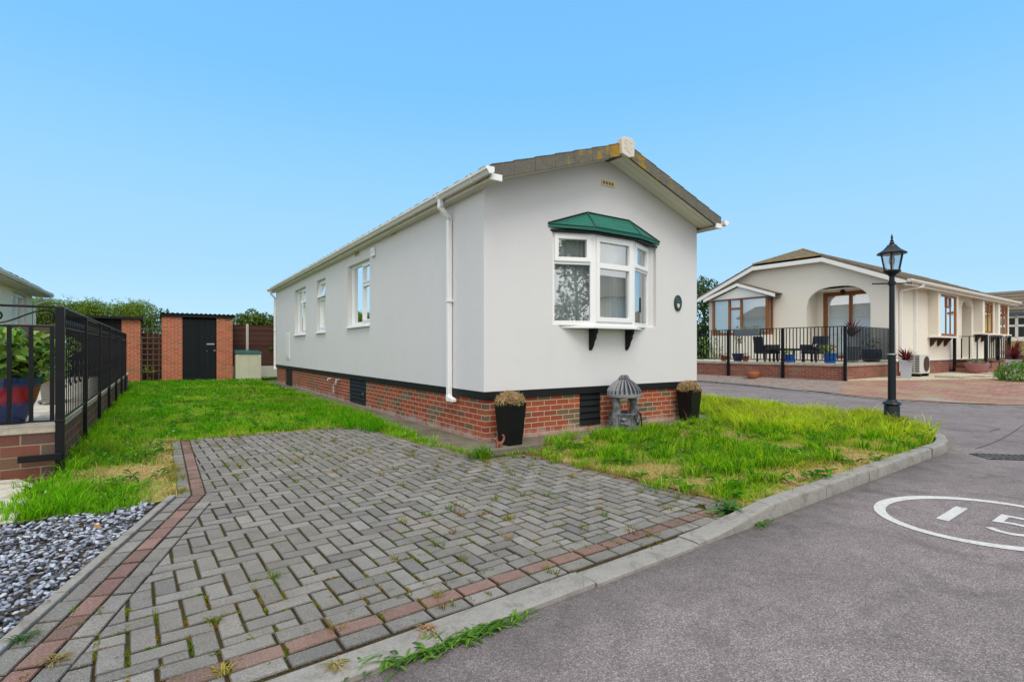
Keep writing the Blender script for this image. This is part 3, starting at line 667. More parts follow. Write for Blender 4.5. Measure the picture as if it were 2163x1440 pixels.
KL = [tuple(p) for p in KERB[28:]]
def lz(x, y):
    """height of the lawns"""
    x = np.asarray(x, float); y = np.asarray(y, float); d = distseg(x, y, KL)
    s, n = ton(x, y); k = np.clip(1-(d-.12)/1.3, 0, 1)*np.clip((s-3.1)/.8, 0, 1)
    k = k*np.clip(distseg(x, y, [(.18,6.08),(1.72,4.12),(1.66,3.84)])/.45, 0, 1)
    return .03+.062*k*k*(3-2*k)+.02*(vnoise(x, y, 3, 1.7)-.5)*np.clip((d-.12)/.4, 0, 1)
def dry_r(x, y):
    d = distseg(x, y, KL[:24]); s, n = ton(x, y); dd = distseg(x, y, [(.18,6.08),(1.72,4.12)])
    nz = .6*vnoise(x, y, 5, 1.6)+.4*vnoise(x, y, 6, 5)
    k = np.maximum(np.clip(1.15-d/.62, 0, 1), np.clip(1.0-dd/.34, 0, 1)); lim = np.clip((9.3-s)/.8, 0, 1)
    pat = np.clip((vnoise(x, y, 21, 1.1)*.55+.45*vnoise(x, y, 22, 3.4)-.54)*6, 0, 1)*.8
    return np.clip(np.maximum(np.clip((k+nz-.92)*2.6, 0, 1)*lim, pat), 0, 1)
def dry_l(x, y):
    nz = .6*vnoise(x, y, 8, 1.4)+.4*vnoise(x, y, 9, 4.5); d = distseg(x, y, [(-2.80,4.31),(-4.57,6.95),(-2.42,8.34)])
    k = np.clip(.95-d/.55, 0, 1)*np.clip((8.2-y)/1.0, .25, 1); d2 = np.hypot((x+3.6)/.75, (y-5.1)/.65)
    k = np.maximum(k, np.clip(1.1-d2*.75, 0, 1)); far = np.clip((nz-.62)*4, 0, 1)*.55*(y > 9)
    return np.clip(np.maximum(np.clip((k+nz-.85)*2.2, 0, 1), far), 0, 1)
GRN, YEL, STR = np.array([.150,.335,.014]), np.array([.48,.54,.028]), np.array([.46,.33,.15])
def lawn(name, poly, dry, cell, yel):
    P = [tuple(p) for p in poly]
    if area(P) < 0: P.reverse()
    xs = [p[0] for p in P]; ys = [p[1] for p in P]; V = []; Fc = []
    for i in range(int(math.floor(min(xs)/cell)), int(math.ceil(max(xs)/cell))):
        for j in range(int(math.floor(min(ys)/cell)), int(math.ceil(max(ys)/cell))):
            q = clip_to(P, [(i*cell,j*cell),((i+1)*cell,j*cell),((i+1)*cell,(j+1)*cell),(i*cell,(j+1)*cell)])
            if len(q) < 3 or abs(area(q)) < 1e-6: continue
            Fc.append(tuple(range(len(V), len(V)+len(q)))); V += q
    V = np.array(V); z = lz(V[:,0], V[:,1]); D = dry(V[:,0], V[:,1])[:,None]; C = (GRN*.75+np.array([.02,.01,.0]))*(1-D)+STR*.8*D
    z = list(z); V = [tuple(v) for v in V]; C = [tuple(c) for c in C]
    for (x0,y0),(x1,y1) in zip(P, P[1:]+P[:1]):
        k = max(1, int(math.hypot(x1-x0, y1-y0)/.15))
        for i in range(k):
            a = (x0+(x1-x0)*i/k, y0+(y1-y0)*i/k); b = (x0+(x1-x0)*(i+1)/k, y0+(y1-y0)*(i+1)/k); za, zb = float(lz(*a)), float(lz(*b))
            Fc.append(tuple(range(len(V), len(V)+4))); V += [a, b, b, a]; z += [-.03, -.03, zb, za]; C += [tuple(np.array([.06,.05,.03]))]*4
    V, z, C = np.array(V), np.array(z), np.array(C)
    o = np_mesh(name, np.column_stack([V, z]), np.concatenate([np.array(f) for f in Fc]), [len(f) for f in Fc], M['turf'], C)
    return tag(o, kind='structure')
lawn('lawn', LL, dry_l, .22, None); lawn('lawn', LRt, dry_r, .14, None)
def scatter(poly, n):
    xs = [p[0] for p in poly]; ys = [p[1] for p in poly]; X = NR.uniform(min(xs), max(xs), n*4); Y = NR.uniform(min(ys), max(ys), n*4)
    k = inpoly(poly, X, Y); return X[k][:n], Y[k][:n]
def parea(p): return abs(area([tuple(q) for q in p]))
# right-hand lawn
X, Y = scatter(LRt, 82000); D = dry_r(X, Y)
keep = NR.uniform(size=len(X)) > D*.55; X, Y, D = X[keep], Y[keep], D[keep]; n = len(X)
s_, n_ = ton(X, Y); lux = np.clip((vnoise(X, Y, 12, 1.3)*.55+vnoise(X, Y, 13, 4)*.45-.30)*2.2, 0, 1)
back = np.clip((distseg(X, Y, [HF.w(0,-.4)[:2], HF.w(4.9,-.4)[:2]])-.25)/.6, 0, 1)
rb = np.clip((X*.55+Y*.83-8.4)/1.4, 0, 1)*np.clip((X-3.2)/1.0, 0, 1)       # rank growth by the road on the far side
h = (.028+.055*lux*(.4+.6*NR.uniform(size=n))+.17*rb*NR.uniform(.4,1,n))*(1-.55*D)*NR.uniform(.55,1.25,n)
wd = NR.uniform(.004,.010,n)*(1+.7*lux*(NR.uniform(size=n) > .7))*(1+.6*rb)
yl = np.clip(vnoise(X, Y, 15, 1.0)*.9+.5*rb-.12+NR.normal(0,.15,n), 0, 1)[:,None]
pt = .62+.62*vnoise(X, Y, 71, 2.3)[:,None]; col = (GRN*(1-yl)+YEL*yl)*NR.uniform(.55,1.3,(n,1))*pt; st = ((NR.uniform(size=n) < .17+D*.85))[:,None]; col = np.where(st, STR*NR.uniform(.6,1.25,(n,1)), col)
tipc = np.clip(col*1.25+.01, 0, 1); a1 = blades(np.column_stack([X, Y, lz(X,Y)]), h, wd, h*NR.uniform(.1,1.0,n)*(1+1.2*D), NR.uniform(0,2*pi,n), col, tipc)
def cat(parts):
    V, Fl, S, C = [], [], [], []; o = 0
    for v, f, s, c in parts: V.append(v); Fl.append(f+o); S.append(s); C.append(c); o += len(v)
    return np.concatenate(V), np.concatenate(Fl), np.concatenate(S), np.concatenate(C)
def tufts(cs, per, rad, hh, ww, cols):
    n = len(cs)*per; c = np.repeat(np.array(cs), per, 0); a = NR.uniform(0, 2*pi, n); r = rad*np.sqrt(NR.uniform(size=n))
    X, Y = c[:,0]+r*np.cos(a), c[:,1]+r*np.sin(a); k = np.repeat(NR.uniform(.6,1.2,len(cs)), per); h = hh*k*NR.uniform(.5,1.1,n)
    cc = np.array(cols)[NR.integers(len(cols), size=n)]*NR.uniform(.7,1.25,(n,1))
    return blades(np.column_stack([X,Y,lz(X,Y)]), h, NR.uniform(.6,1.2,n)*ww, h*NR.uniform(.3,1.1,n), a+NR.normal(0,.4,n), cc, np.clip(cc*1.3, 0, 1))
tx, ty = scatter(LRt, 1500); dd = dry_r(tx, ty); tk = (dd < .35)&(vnoise(tx, ty, 61, 1.9)*.6+vnoise(tx, ty, 62, 5)*.4 > .53); tx, ty = tx[tk], ty[tk]
nearf = (tx*.55+ty*.83 < 7.9)
tf = tufts(np.column_stack([tx,ty]), 30, .055, .17, .008, [(.04,.14,.008),(.07,.24,.008),(.11,.34,.01),(.20,.42,.014),(.38,.54,.02)])
bx, by = scatter(LRt, 500); k = (bx*.55+by*.83 > 8.5)&(bx > 3.4); tb = tufts(np.column_stack([bx[k],by[k]]), 26, .09, .25, .014, [(.40,.52,.025),(.50,.58,.035),(.30,.46,.02)])
def edge_tufts(line, per_m, jit, per, rad, hh, ww, cols):
    out = []
    for (x0,y0),(x1,y1) in zip(line, line[1:]):
        L = math.hypot(x1-x0, y1-y0); nx, ny = -(y1-y0)/L, (x1-x0)/L
        for k in range(int(L*per_m)):
            t_ = rnd.random(); o_ = rnd.gauss(0, jit); out.append((x0+(x1-x0)*t_+nx*o_, y0+(y1-y0)*t_+ny*o_))
    return tufts(out, per, rad, hh, ww, cols)
GC = [(.10,.31,.008),(.16,.40,.012),(.26,.48,.018)]; SC_ = [(.40,.28,.12),(.33,.24,.09),(.25,.24,.04)]
te = [edge_tufts([(.18,6.08),(1.70,4.14),(1.74,3.96)], 26, .045, 20, .05, .07, .006, SC_), edge_tufts([(.18,6.08),(1.70,4.14)], 9, .06, 24, .06, .11, .009, GC),
      edge_tufts([HF.w(.6,-.53)[:2],HF.w(2.0,-.50)[:2],HF.w(3.4,-.50)[:2],HF.w(4.86,-.47)[:2],HF.w(5.0,.7)[:2]], 16, .07, 26, .06, .15, .009, GC+[(.3,.3,.03)]), edge_tufts([tuple(sn(q, 2.09)) for q in (3.8,5,6.2,7.4)], 9, .03, 18, .04, .05, .006, SC_+GC),
      edge_tufts([(.18,6.08),(-.30,5.76),(-1.2,6.86),(-2.40,8.30)], 10, .035, 22, .05, .09, .007, GC+[(.3,.3,.03)])]
def rosettes(X, Y, per, L, W, cols):
    n = len(X)*per; a = NR.uniform(0,2*pi,n); x, y = np.repeat(X,per), np.repeat(Y,per); l = L*NR.uniform(.6,1.2,n); P = np.column_stack([x+np.cos(a)*l*.5, y+np.sin(a)*l*.5, lz(x,y)+.02+l*NR.uniform(.1,.5,n)])
    cc = np.array(cols)[NR.integers(len(cols),size=n)]*NR.uniform(.7,1.3,(n,1)); d = np.stack([np.cos(a), np.sin(a), NR.uniform(-.1,.7,n)],1); d /= np.linalg.norm(d,axis=1)[:,None]
    s_ = np.cross(d, np.array([0,0,1.0])); s_ /= np.linalg.norm(s_,axis=1)[:,None]; V = np.zeros((n,4,3)); V[:,0] = P-d*l[:,None]*.5; V[:,1] = P+s_*W*.5+d*l[:,None]*.15; V[:,2] = P+d*l[:,None]*.5-np.array([0,0,1])*l[:,None]*.15; V[:,3] = P-s_*W*.5+d*l[:,None]*.15
    i = np.arange(n)[:,None]*4; return V.reshape(-1,3), np.concatenate([i+np.array([[0,1,2]]), i+np.array([[0,2,3]])],1).ravel(), np.full(2*n,3), np.repeat(cc,4,0)
rx, ry = scatter(LRt, 190); te.append(rosettes(rx, ry, 12, .11, .028, [(.06,.20,.02),(.08,.27,.025),(.05,.16,.025)]))
# bent seed stems
sx_, sy_ = scatter(LRt, 420); hs = NR.uniform(.14,.34,len(sx_)); te.append(blades(np.column_stack([sx_,sy_,lz(sx_,sy_)]), hs, np.full(len(sx_),.0035), hs*NR.uniform(.1,.6,len(sx_)), NR.uniform(0,6.28,len(sx_)), np.tile([.24,.27,.06],(len(sx_),1)), np.tile([.42,.36,.16],(len(sx_),1))))
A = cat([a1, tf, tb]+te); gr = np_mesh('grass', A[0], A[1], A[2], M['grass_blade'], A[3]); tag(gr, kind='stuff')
# left-hand lawn, thinner with distance
X, Y = scatter(LL, 150000); dist = np.hypot(X, Y); D = dry_l(X, Y)
keep = (NR.uniform(size=len(X)) < np.clip(1.35-dist/15, .30, 1))&(NR.uniform(size=len(X)) > D*.5); X, Y, D, dist = X[keep], Y[keep], D[keep], dist[keep]; n = len(X)
lux = np.clip((vnoise(X, Y, 32, 1.1)*.55+vnoise(X, Y, 33, 3.6)*.45-.30)*2.2, 0, 1); by_ap = np.clip(1-distseg(X, Y, [HF.w(-.55,1.3)[:2], HF.w(-.5,5.0)[:2], HF.w(-.9,6.5)[:2]])/.75, 0, 1)*np.clip((Y-7.9)/.5,0,1)
by_w = np.clip(1-distseg(X, Y, [RF.w(.1,.3)[:2], RF.w(.1,9)[:2]])/.6, 0, 1)
h = (.03+.075*lux*(.4+.6*NR.uniform(size=n))+.10*by_ap+.05*by_w)*(1-.5*D)*NR.uniform(.6,1.25,n); wd = NR.uniform(.004,.009,n)*np.clip(dist/7, .9, 2.6)
yl = np.clip(vnoise(X, Y, 35, .8)*.8-.38+NR.normal(0,.15,n), 0, 1)[:,None]
pt = .62+.62*vnoise(X, Y, 72, 1.7)[:,None]; col = (GRN*(1-yl)+YEL*.95*yl)*NR.uniform(.55,1.3,(n,1))*pt; st = ((NR.uniform(size=n) < .08+D*.8))[:,None]; col = np.where(st, STR*NR.uniform(.6,1.25,(n,1)), col)
a1 = blades(np.column_stack([X,Y,lz(X,Y)]), h, wd, h*NR.uniform(.1,1.0,n)*(1+1.2*D), NR.uniform(0,2*pi,n), col, np.clip(col*1.25+.01,0,1))
tx, ty = scatter(LL, 2200); tk = (dry_l(tx,ty) < .3)&(vnoise(tx, ty, 63, 1.5)*.6+vnoise(tx, ty, 64, 4)*.4 > .5); tf = tufts(np.column_stack([tx[tk],ty[tk]]), 24, .07, .13, .009, [(.04,.16,.008),(.07,.27,.008),(.10,.36,.01),(.17,.42,.014)])
bc = [HF.w(-.62-.5*rnd.random(), 1.6+rnd.random()*4.2)[:2] for _ in range(60)]; tb = tufts(bc, 26, .09, .22, .010, [(.07,.28,.008),(.12,.38,.01)])
bc = [(-3.2-.9*rnd.random(), 3.8+.75*rnd.random()) for _ in range(48)]; bc = [c for c in bc if inpoly(LL, np.array([c[0]]), np.array([c[1]]))[0]]; tg = tufts(bc, 30, .08, .16, .007, [(.09,.30,.008),(.18,.42,.014)])
te = [edge_tufts([(-2.78,4.31),(-4.55,6.93)], 16, .03, 16, .04, .06, .006, SC_+GC[:1]), edge_tufts([(-4.55,6.93),(-2.40,8.31)], 14, .04, 18, .05, .08, .008, GC),
      edge_tufts([HF.w(-.62,.3)[:2],HF.w(-.47,3.7)[:2],HF.w(-.36,9)[:2]], 12, .06, 24, .06, .12, .009, GC), edge_tufts([RF.w(.06,-.05)[:2],RF.w(.06,11)[:2]], 14, .04, 24, .06, .16, .009, GC), edge_tufts([(-4.3,4.62),(-3.58,3.66),(-3.2,3.86),(-2.9,4.05)], 16, .05, 20, .06, .10, .007, GC)]
rx, ry = scatter(LL, 420); te.append(rosettes(rx, ry, 10, .11, .03, [(.06,.20,.02),(.08,.27,.025),(.05,.16,.025)]))
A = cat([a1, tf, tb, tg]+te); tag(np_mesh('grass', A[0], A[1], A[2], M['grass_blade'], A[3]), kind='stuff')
# small white clover and daisy heads
X, Y = scatter(LL, 240); z = lz(X,Y)+NR.uniform(.05,.11,len(X)); P = np.column_stack([X,Y,z]); k = vnoise(X,Y,41,1.2) > .48
V, Fl, S, C = leafcloud(np.repeat(P[k],3,0)+NR.normal(0,.004,(k.sum()*3,3)), np.full(k.sum()*3,.022), np.full((k.sum()*3,3),.6)); tag(np_mesh('clover_flowers', V, Fl, S, M['dry_leaf'], C), kind='stuff')
# moss and seedlings in the joints of the paving
npk = 2000; X, Y = scatter(DO, npk); sl, nl_ = ton(X, Y); gx = np.round(sl/U)*U; gy = np.round(nl_/U)*U
sw = NR.uniform(size=len(X)) < .72; sl = np.where(sw, gx, sl); nl_ = np.where(sw, nl_, gy); X, Y = sl*KE[0]+nl_*KN[0], sl*KE[1]+nl_*KN[1]
wt = vnoise(X, Y, 51, .9)*.6+vnoise(X, Y, 52, 3)*.4+.18*np.clip((nl_ < 3.1), 0, 1)+.12*np.clip(sl/3, -.5, 1); k = (wt > .50)&inpoly(DO, X, Y); X, Y, wt = X[k], Y[k], wt[k]
per = 18; n = len(X)*per; c = np.repeat(np.column_stack([X,Y]), per, 0); big = np.repeat((NR.uniform(size=len(X)) < .075)*1.0, per); a = NR.uniform(0,2*pi,n); r = (.010+.026*big)*np.sqrt(NR.uniform(size=n))
al = NR.normal(0,.018,n); sw2 = np.repeat(sw[k], per); dx = np.where(sw2, KN[0], KE[0])*al; dy = np.where(sw2, KN[1], KE[1])*al
h = (.010+.035*big)*NR.uniform(.5,1.3,n); pal = np.array([(.16,.20,.012),(.10,.20,.012),(.24,.22,.02),(.26,.16,.03)])[NR.integers(4,size=len(X))]; cc = np.repeat(pal, per, 0)*NR.uniform(.7,1.3,(n,1))
a1 = blades(np.column_stack([c[:,0]+r*np.cos(a)*.6+dx, c[:,1]+r*np.sin(a)*.6+dy, np.full(n,.022)]), h+.006, NR.uniform(.004,.008,n), h*1.1, a, cc)
tag(np_mesh('joint_weeds', a1[0], a1[1], a1[2], M['grass_blade'], a1[3]), kind='stuff')
# dry husks and small stones swept along the paving
X, Y = scatter(DO, 260); P = np.column_stack([X,Y,np.full(len(X),.034)]); V, Fl, S, C = leafcloud(P, NR.uniform(.006,.016,len(X)), np.array([(.32,.18,.07),(.42,.36,.26),(.2,.12,.05)])[NR.integers(3,size=len(X))], updir=3); tag(np_mesh('dry_debris', V, Fl, S, M['dry_leaf'], C), kind='stuff')

# gravel: loose slate-blue, grey and white stones
GV = [(-1.5,.5),(-2.10,2.20),(-2.44,3.1),(-2.88,4.22),(-3.1,3.98),(-3.45,3.66),(-4.2,3.24),(-5.6,3.1),(-5.6,.5)]
X, Y = scatter(GV, 17000); keep = (np.abs(X) < Y*1.25+.3); X, Y = X[keep], Y[keep]; n = len(X)
bmI = bmesh.new(); bmesh.ops.create_icosphere(bmI, subdivisions=2, radius=1); iv = np.array([v.co[:] for v in bmI.verts]); jf = np.array([[v.index for v in f.verts] for f in bmI.faces]); bmI.free()
sc_ = np.stack([NR.uniform(.011,.022,n), NR.uniform(.008,.014,n), NR.uniform(.005,.009,n)], 1); az = NR.uniform(0,2*pi,n); ti = NR.normal(0,.35,n)
lump = 1+.28*np.sin(iv[None,:,0]*NR.uniform(1,3,(n,1))+NR.uniform(0,6,(n,1)))*np.cos(iv[None,:,1]*NR.uniform(1,3,(n,1))+NR.uniform(0,6,(n,1)))
q = iv[None]*lump[:,:,None]*sc_[:,None,:]; x1 = q[:,:,0]*np.cos(ti)[:,None]-q[:,:,2]*np.sin(ti)[:,None]; z1 = q[:,:,0]*np.sin(ti)[:,None]+q[:,:,2]*np.cos(ti)[:,None]
V = np.stack([X[:,None]+x1*np.cos(az)[:,None]-q[:,:,1]*np.sin(az)[:,None], Y[:,None]+x1*np.sin(az)[:,None]+q[:,:,1]*np.cos(az)[:,None], NR.uniform(.004,.040,n)[:,None]+z1], 2)
pc = np.array([(.29,.32,.39),(.19,.215,.27),(.09,.095,.11),(.035,.035,.04),(.40,.42,.46),(.15,.145,.14)])[NR.choice(6, n, p=[.26,.24,.18,.15,.11,.06])]*NR.uniform(.8,1.2,(n,1))
tag(np_mesh('gravel', V.reshape(-1,3), (jf[None]+(np.arange(n)*len(iv))[:,None,None]).ravel(), np.full(n*len(jf),3), M['pebble'], np.repeat(pc, len(iv), 0), smooth=True), kind='stuff')

# far side of the road: gravel strip, paved parking bay, concrete apron
def loft(name, a, b, za, zb, mat, n=8):
    m = MB(); V = []
    for (x0,y0),(x1,y1) in zip(a, b):
        for k in range(n+1): t_ = k/n; V.append((x0+(x1-x0)*t_, y0+(y1-y0)*t_, za+(zb-za)*(t_*t_*(3-2*t_))))
    m.add(V, [(i*(n+1)+k, i*(n+1)+k+1, (i+1)*(n+1)+k+1, (i+1)*(n+1)+k) for i in range(len(a)-1) for k in range(n)])
    return tag(m.build(name, M[mat], smooth=True), kind='structure')
fk = [(x+.08, y+.05) for x, y in FARK]
loft('verge', fk[:6], [KF.w(-3.9,9.5)[:2], KF.w(-3.9,6)[:2], KF.w(-3.9,4.4)[:2], KF.w(-3.9,2.6)[:2], KF.w(-3.9,1.0)[:2], KF.w(-3.9,.02)[:2]], .03, .25, 'far_gravel')
loft('parking_bay', fk[5:], [KF.w(-3.9,.02)[:2], KF.w(-2.8,-.5)[:2], KF.w(-1.6,-1.2)[:2], KF.w(-.2,-1.7)[:2], KF.w(1.2,-2.2)[:2], KF.w(2.2,-2.9)[:2], KF.w(4.5,-3.4)[:2], KF.w(10,-3.6)[:2], KF.w(26,-4)[:2]], .03, .25, 'far_pavers')
m = MB(); APF = [KF.w(-3.95,.0)[:2], KF.w(-2.8,-.5)[:2], KF.w(-1.6,-1.2)[:2], KF.w(-.2,-1.7)[:2], KF.w(1.2,-2.2)[:2], KF.w(2.2,-2.9)[:2], KF.w(4.5,-3.4)[:2], KF.w(10,-3.6)[:2], KF.w(26,-4)[:2], KF.w(26,3)[:2], KF.w(-.2,3)[:2]]
m.prism(APF, 0, .275); tag(m.build('concrete_apron', M['cream_slab']), kind='structure')
m = MB()
for k in range(4): m.box(.2+k*1.5, -1.75-k*.32, -.02, 1.5+k*1.5, -1.05-k*.25, .06-.02*(k%2))
o = m.build('crazy_paving', M['cream_slab'], bevel=.01); o.location = KF.o; o.rotation_euler = (0,0,KF.a); tag(o, kind='structure')

# ------------------------------------------------------------------ building parts
def window(parent, xf, s0, s1, z0, z1, lay, frame='upvc', fd=.07, fw=.055, sash=True, behind=None, pane_d=.03, name='window', glass='glass'):
    """framed window in (s, d, z) mapped by xf; lay: list of (a, b, lo, hi, open) lights in fractions; d grows inwards"""
    root = empty(name, parent); W, Hh = s1-s0, z1-z0
    m = MB(xf)
    m.box(s0,0,z0,s0+fw,fd,z1); m.box(s1-fw,0,z0,s1,fd,z1); m.box(s0+fw,0,z0,s1-fw,fd,z0+fw); m.box(s0+fw,0,z1-fw,s1-fw,fd,z1)
    cuts = set(); g = .03
    X = lambda f: s0+fw+(W-2*fw)*f; Zz = lambda f: z0+fw+(Hh-2*fw)*f
    for a, b, lo, hi, *op in lay:
        if a > 0: m.box(X(a)-g/2,.004,Zz(lo),X(a)+g/2,fd-.004,Zz(hi))
        if lo > 0: m.box(X(a)+(g/2 if a > 0 else 0),.004,Zz(lo)-g/2,X(b)-(g/2 if b < 1 else 0),fd-.004,Zz(lo)+g/2)
    m.build('frame', M[frame], root, bevel=.004)
    for a, b, lo, hi, *op in lay:
        xa, xb, za, zb = X(a)+(g/2 if a > 0 else 0), X(b)-(g/2 if b < 1 else 0), Zz(lo)+(g/2 if lo > 0 else 0), Zz(hi)-(g/2 if hi < 1 else 0)
        sw = .042 if (op and op[0]) else 0.0
        tilt = op[0] if op and op[0] > 1 else 0
        def xg(x, d, z, tilt=tilt, zb=zb): return xf(x, d-(zb-z)*math.sin(radians(tilt)) if tilt else d, z)
        if sw:
            f = MB(xg); f.box(xa,-.016,za,xa+sw,.04,zb); f.box(xb-sw,-.016,za,xb,.04,zb); f.box(xa+sw,-.016,za,xb-sw,.04,za+sw); f.box(xa+sw,-.016,zb-sw,xb-sw,.04,zb); f.build('sash', M[frame], root, bevel=.004)
        p = MB(xg); p.quad((xa+sw,pane_d,za+sw),(xb-sw,pane_d,za+sw),(xb-sw,pane_d,zb-sw),(xa+sw,pane_d,zb-sw)); p.build('pane', M[glass], root)
    return root
def pleats(m, x0, x1, d, z0, z1, amp=.025, pitch=.09, n=None):
    n = n or int((x1-x0)/pitch*8); vs = []
    for i in range(n+1):
        x = x0+(x1-x0)*i/n; q = d+amp*sin(2*pi*(x-x0)/pitch)+amp*.5*sin(7.3*(x-x0)/pitch+1)
        vs += [(x,q,z0),(x,q+.004,z1)]
    m.add(vs, [(2*i,2*i+2,2*i+3,2*i+1) for i in range(n)])
def gutter(parent, y0, y1, x, z, side, brackets, end=True):
    """moulded gutter along y on the side (-1 or +1) of x, with its clips and stop end"""
    pr = [(0,0),(0,-.055),(.025,-.078),(.07,-.082),(.092,-.045),(.112,-.035),(.112,0),(.104,0),(.104,-.03),(.086,-.04),(.066,-.074),(.028,-.07),(.008,-.05),(.008,0)]
    m = MB(); n = len(pr); vs = []
    for y in (y0, y1): vs += [(x+side*a, y, z+b) for a, b in pr]
    m.add(vs, [(i,(i+1)%n,n+(i+1)%n,n+i) for i in range(n)]); g = m.build('gutter', M['dirty_upvc'], parent, smooth=True, ang=30)
    if end:
        m = MB(); ss = [(x+side*a, z+b) for a, b in pr[:7]]
        ss = [(x+side*(a*1.04-.002), z+b*1.05+.003) for a, b in pr[:7]]
        for y in (y0-.012, y1): m = MB(); m.prism_y(ss, y, y+.012); m.build('stop_end', M['upvc'], g)
    br = MB()
    for k, y in enumerate(brackets):
        b = MB(); q = [(x-side*.002+side*a*1.06, z+b_*1.10+.004) for a, b_ in pr[:7]]; vs = []
        for yy in (y-.014, y+.014): vs += [(a, yy, c) for a, c in q]
        b.add(vs, [(i,i+1,7+i+1,7+i) for i in range(6)]); o = b.build('bracket', M['upvc'], g); sm = o.modifiers.new('thick','SOLIDIFY'); sm.thickness = .006; sm.offset = 1
    return g
def square_pipe(m, pts, r=.0325):
    """square-section pipe through points"""
    for a, b in zip(pts, pts[1:]):
        a, b = Vector(a), Vector(b); d = (b-a).normalized(); ref = Vector((0,1,0)) if abs(d.y) < .9 else Vector((0,0,1)); u = d.cross(ref).normalized()*r; v = d.cross(u).normalized()*r
        a2, b2 = a-d*r*.55, b+d*r*.55
        m.hexa([tuple(a2+u+v),tuple(a2-u+v),tuple(a2-u-v),tuple(a2+u-v)], [tuple(b2+u+v),tuple(b2-u+v),tuple(b2-u-v),tuple(b2+u-v)])

# ------------------------------------------------------------------ main park home
HW, HL, ZB, ZE, ZA = 4.41, 14.86, .690, 3.43, 4.175
home = thing('park_home', 'long white rendered park home with a green roofed bow window and red brick skirt', 'park home', HF.w(0,0), TH)
sl_ = (ZA-ZE)/(HW/2)
gab = lambda x: ZE+sl_*(HW/2-abs(x-HW/2))
SX = lambda s, d, z: (d, s, z)               # side wall: s runs along y, depth inwards
W3, W2, W1 = (4.49,5.97,1.735,3.10), (7.91,8.80,1.69,3.09), (10.13,11.61,1.685,3.085)
m = MB(); m.panel(0, HW, ZB, gab, [(1.14,3.335,1.60,2.955)], .12, extra=(HW/2,)); m.build('wall', M['white_render'], home)
m = MB(SX); m.panel(.12, HL, ZB, ZE, [W3, W2, W1], .12, d0=.0); m.build('wall', M['white_render'], home)
m = MB(); m.box(HW-.12,.12,ZB,HW,HL-.12,ZE); m.build('wall', M['white_render'], home)
m = MB(lambda s,d,z: (s,HL-d,z)); m.panel(.12, HW, ZB, gab, [], .12, extra=(HW/2,)); m.build('wall', M['white_render'], home)
m = MB(); m.box(.12,.12,.70,HW-.12,HL-.12,.72); m.box(.12,3.0,.72,HW-.12,3.05,3.4); m.build('floor', M['dark_interior'], home)
sk = MB(); sk.panel(.03, HW-.03, -.03, .60, [(1.677,2.10,.10,.60)], .1, d0=.03); s2 = MB(SX); s2.panel(.13, HL-.03, -.03, .60, [(4.80,5.92,.07,.6),(12.12,13.16,.04,.6)], .1, d0=.03)
sk.add(s2.v, s2.f); sk.box(HW-.13,.13,-.03,HW-.03,HL-.03,.6); sk.box(.13,HL-.13,-.03,HW-.13,HL-.03,.6); sk.build('brick_skirt', M['red_brick'], home)
# black timber band between render and brick
m = MB(); m.box(-.004,-.004,.585,HW+.004,.05,.688); m.box(-.004,.05,.585,.05,HL,.688); m.box(HW-.05,.05,.585,HW+.004,HL,.688); m.build('plinth_board', M['black_paint'], home, bevel=.004)
def louvre(parent, xf, a, b, lo, hi, n):
    m = MB(xf); m.box(a,.02,lo,b,.05,hi); h = (hi-lo)/n
    for k in range(n): m.hexa([(a+.004,-.012,lo+k*h+.012),(b-.004,-.012,lo+k*h+.012),(b-.004,.02,lo+k*h+.02),(a+.004,.02,lo+k*h+.02)], [(a+.004,.012,lo+(k+1)*h-.004),(b-.004,.012,lo+(k+1)*h-.004),(b-.004,.02,lo+(k+1)*h-.002),(a+.004,.02,lo+(k+1)*h-.002)])
    return m.build('skirt_vent', M['black_paint'], parent)
v = louvre(home, lambda s,d,z: (s,d+.03,z), 1.677, 2.10, .10, .583, 5); v['label'] = 'black louvred vent panel behind the wishing well'
v = louvre(home, lambda s,d,z: (d+.03,s,z), 4.80, 5.92, .07, .583, 6); m = MB(SX); m.box(4.93,-.008,.30,4.96,.02,.33); m.build('catch', M['brass'], v)
louvre(home, lambda s,d,z: (d+.03,s,z), 12.12, 13.16, .04, .583, 5)
# windows of the side wall
IN = lambda s, d, z: (d+.085, s, z)
for (a, b, lo, hi), lay in ((W3, [(.46,1,0,1,0),(0,.46,0,.66,1),(0,.46,.66,1,1)]), (W2, [(0,1,0,.66,1),(0,1,.66,1,12)]), (W1, [(.46,1,0,1,0),(0,.46,0,.66,1),(0,.46,.66,1,10)])):
    w_ = window(home, IN, a+.004, b-.004, lo+.045, hi-.004, lay)
    m = MB(SX); m.hexa([(a-.03,-.055,lo-.03),(b+.03,-.055,lo-.03),(b+.03,.0,lo-.02),(a-.03,.0,lo-.02)], [(a-.03,-.055,lo+.0),(b+.03,-.055,lo+.0),(b+.03,.0,lo+.02),(a-.03,.0,lo+.02)]); m.box(a+.004,-.0,lo,b-.004,.08,lo+.043)
    m.build('sill', M['upvc'], w_, bevel=.004)
    m = MB(SX); pleats(m, b-.42, b-.06, .22, lo+.05, hi, .03, .10); m.build('curtain', M['curtain'], w_)
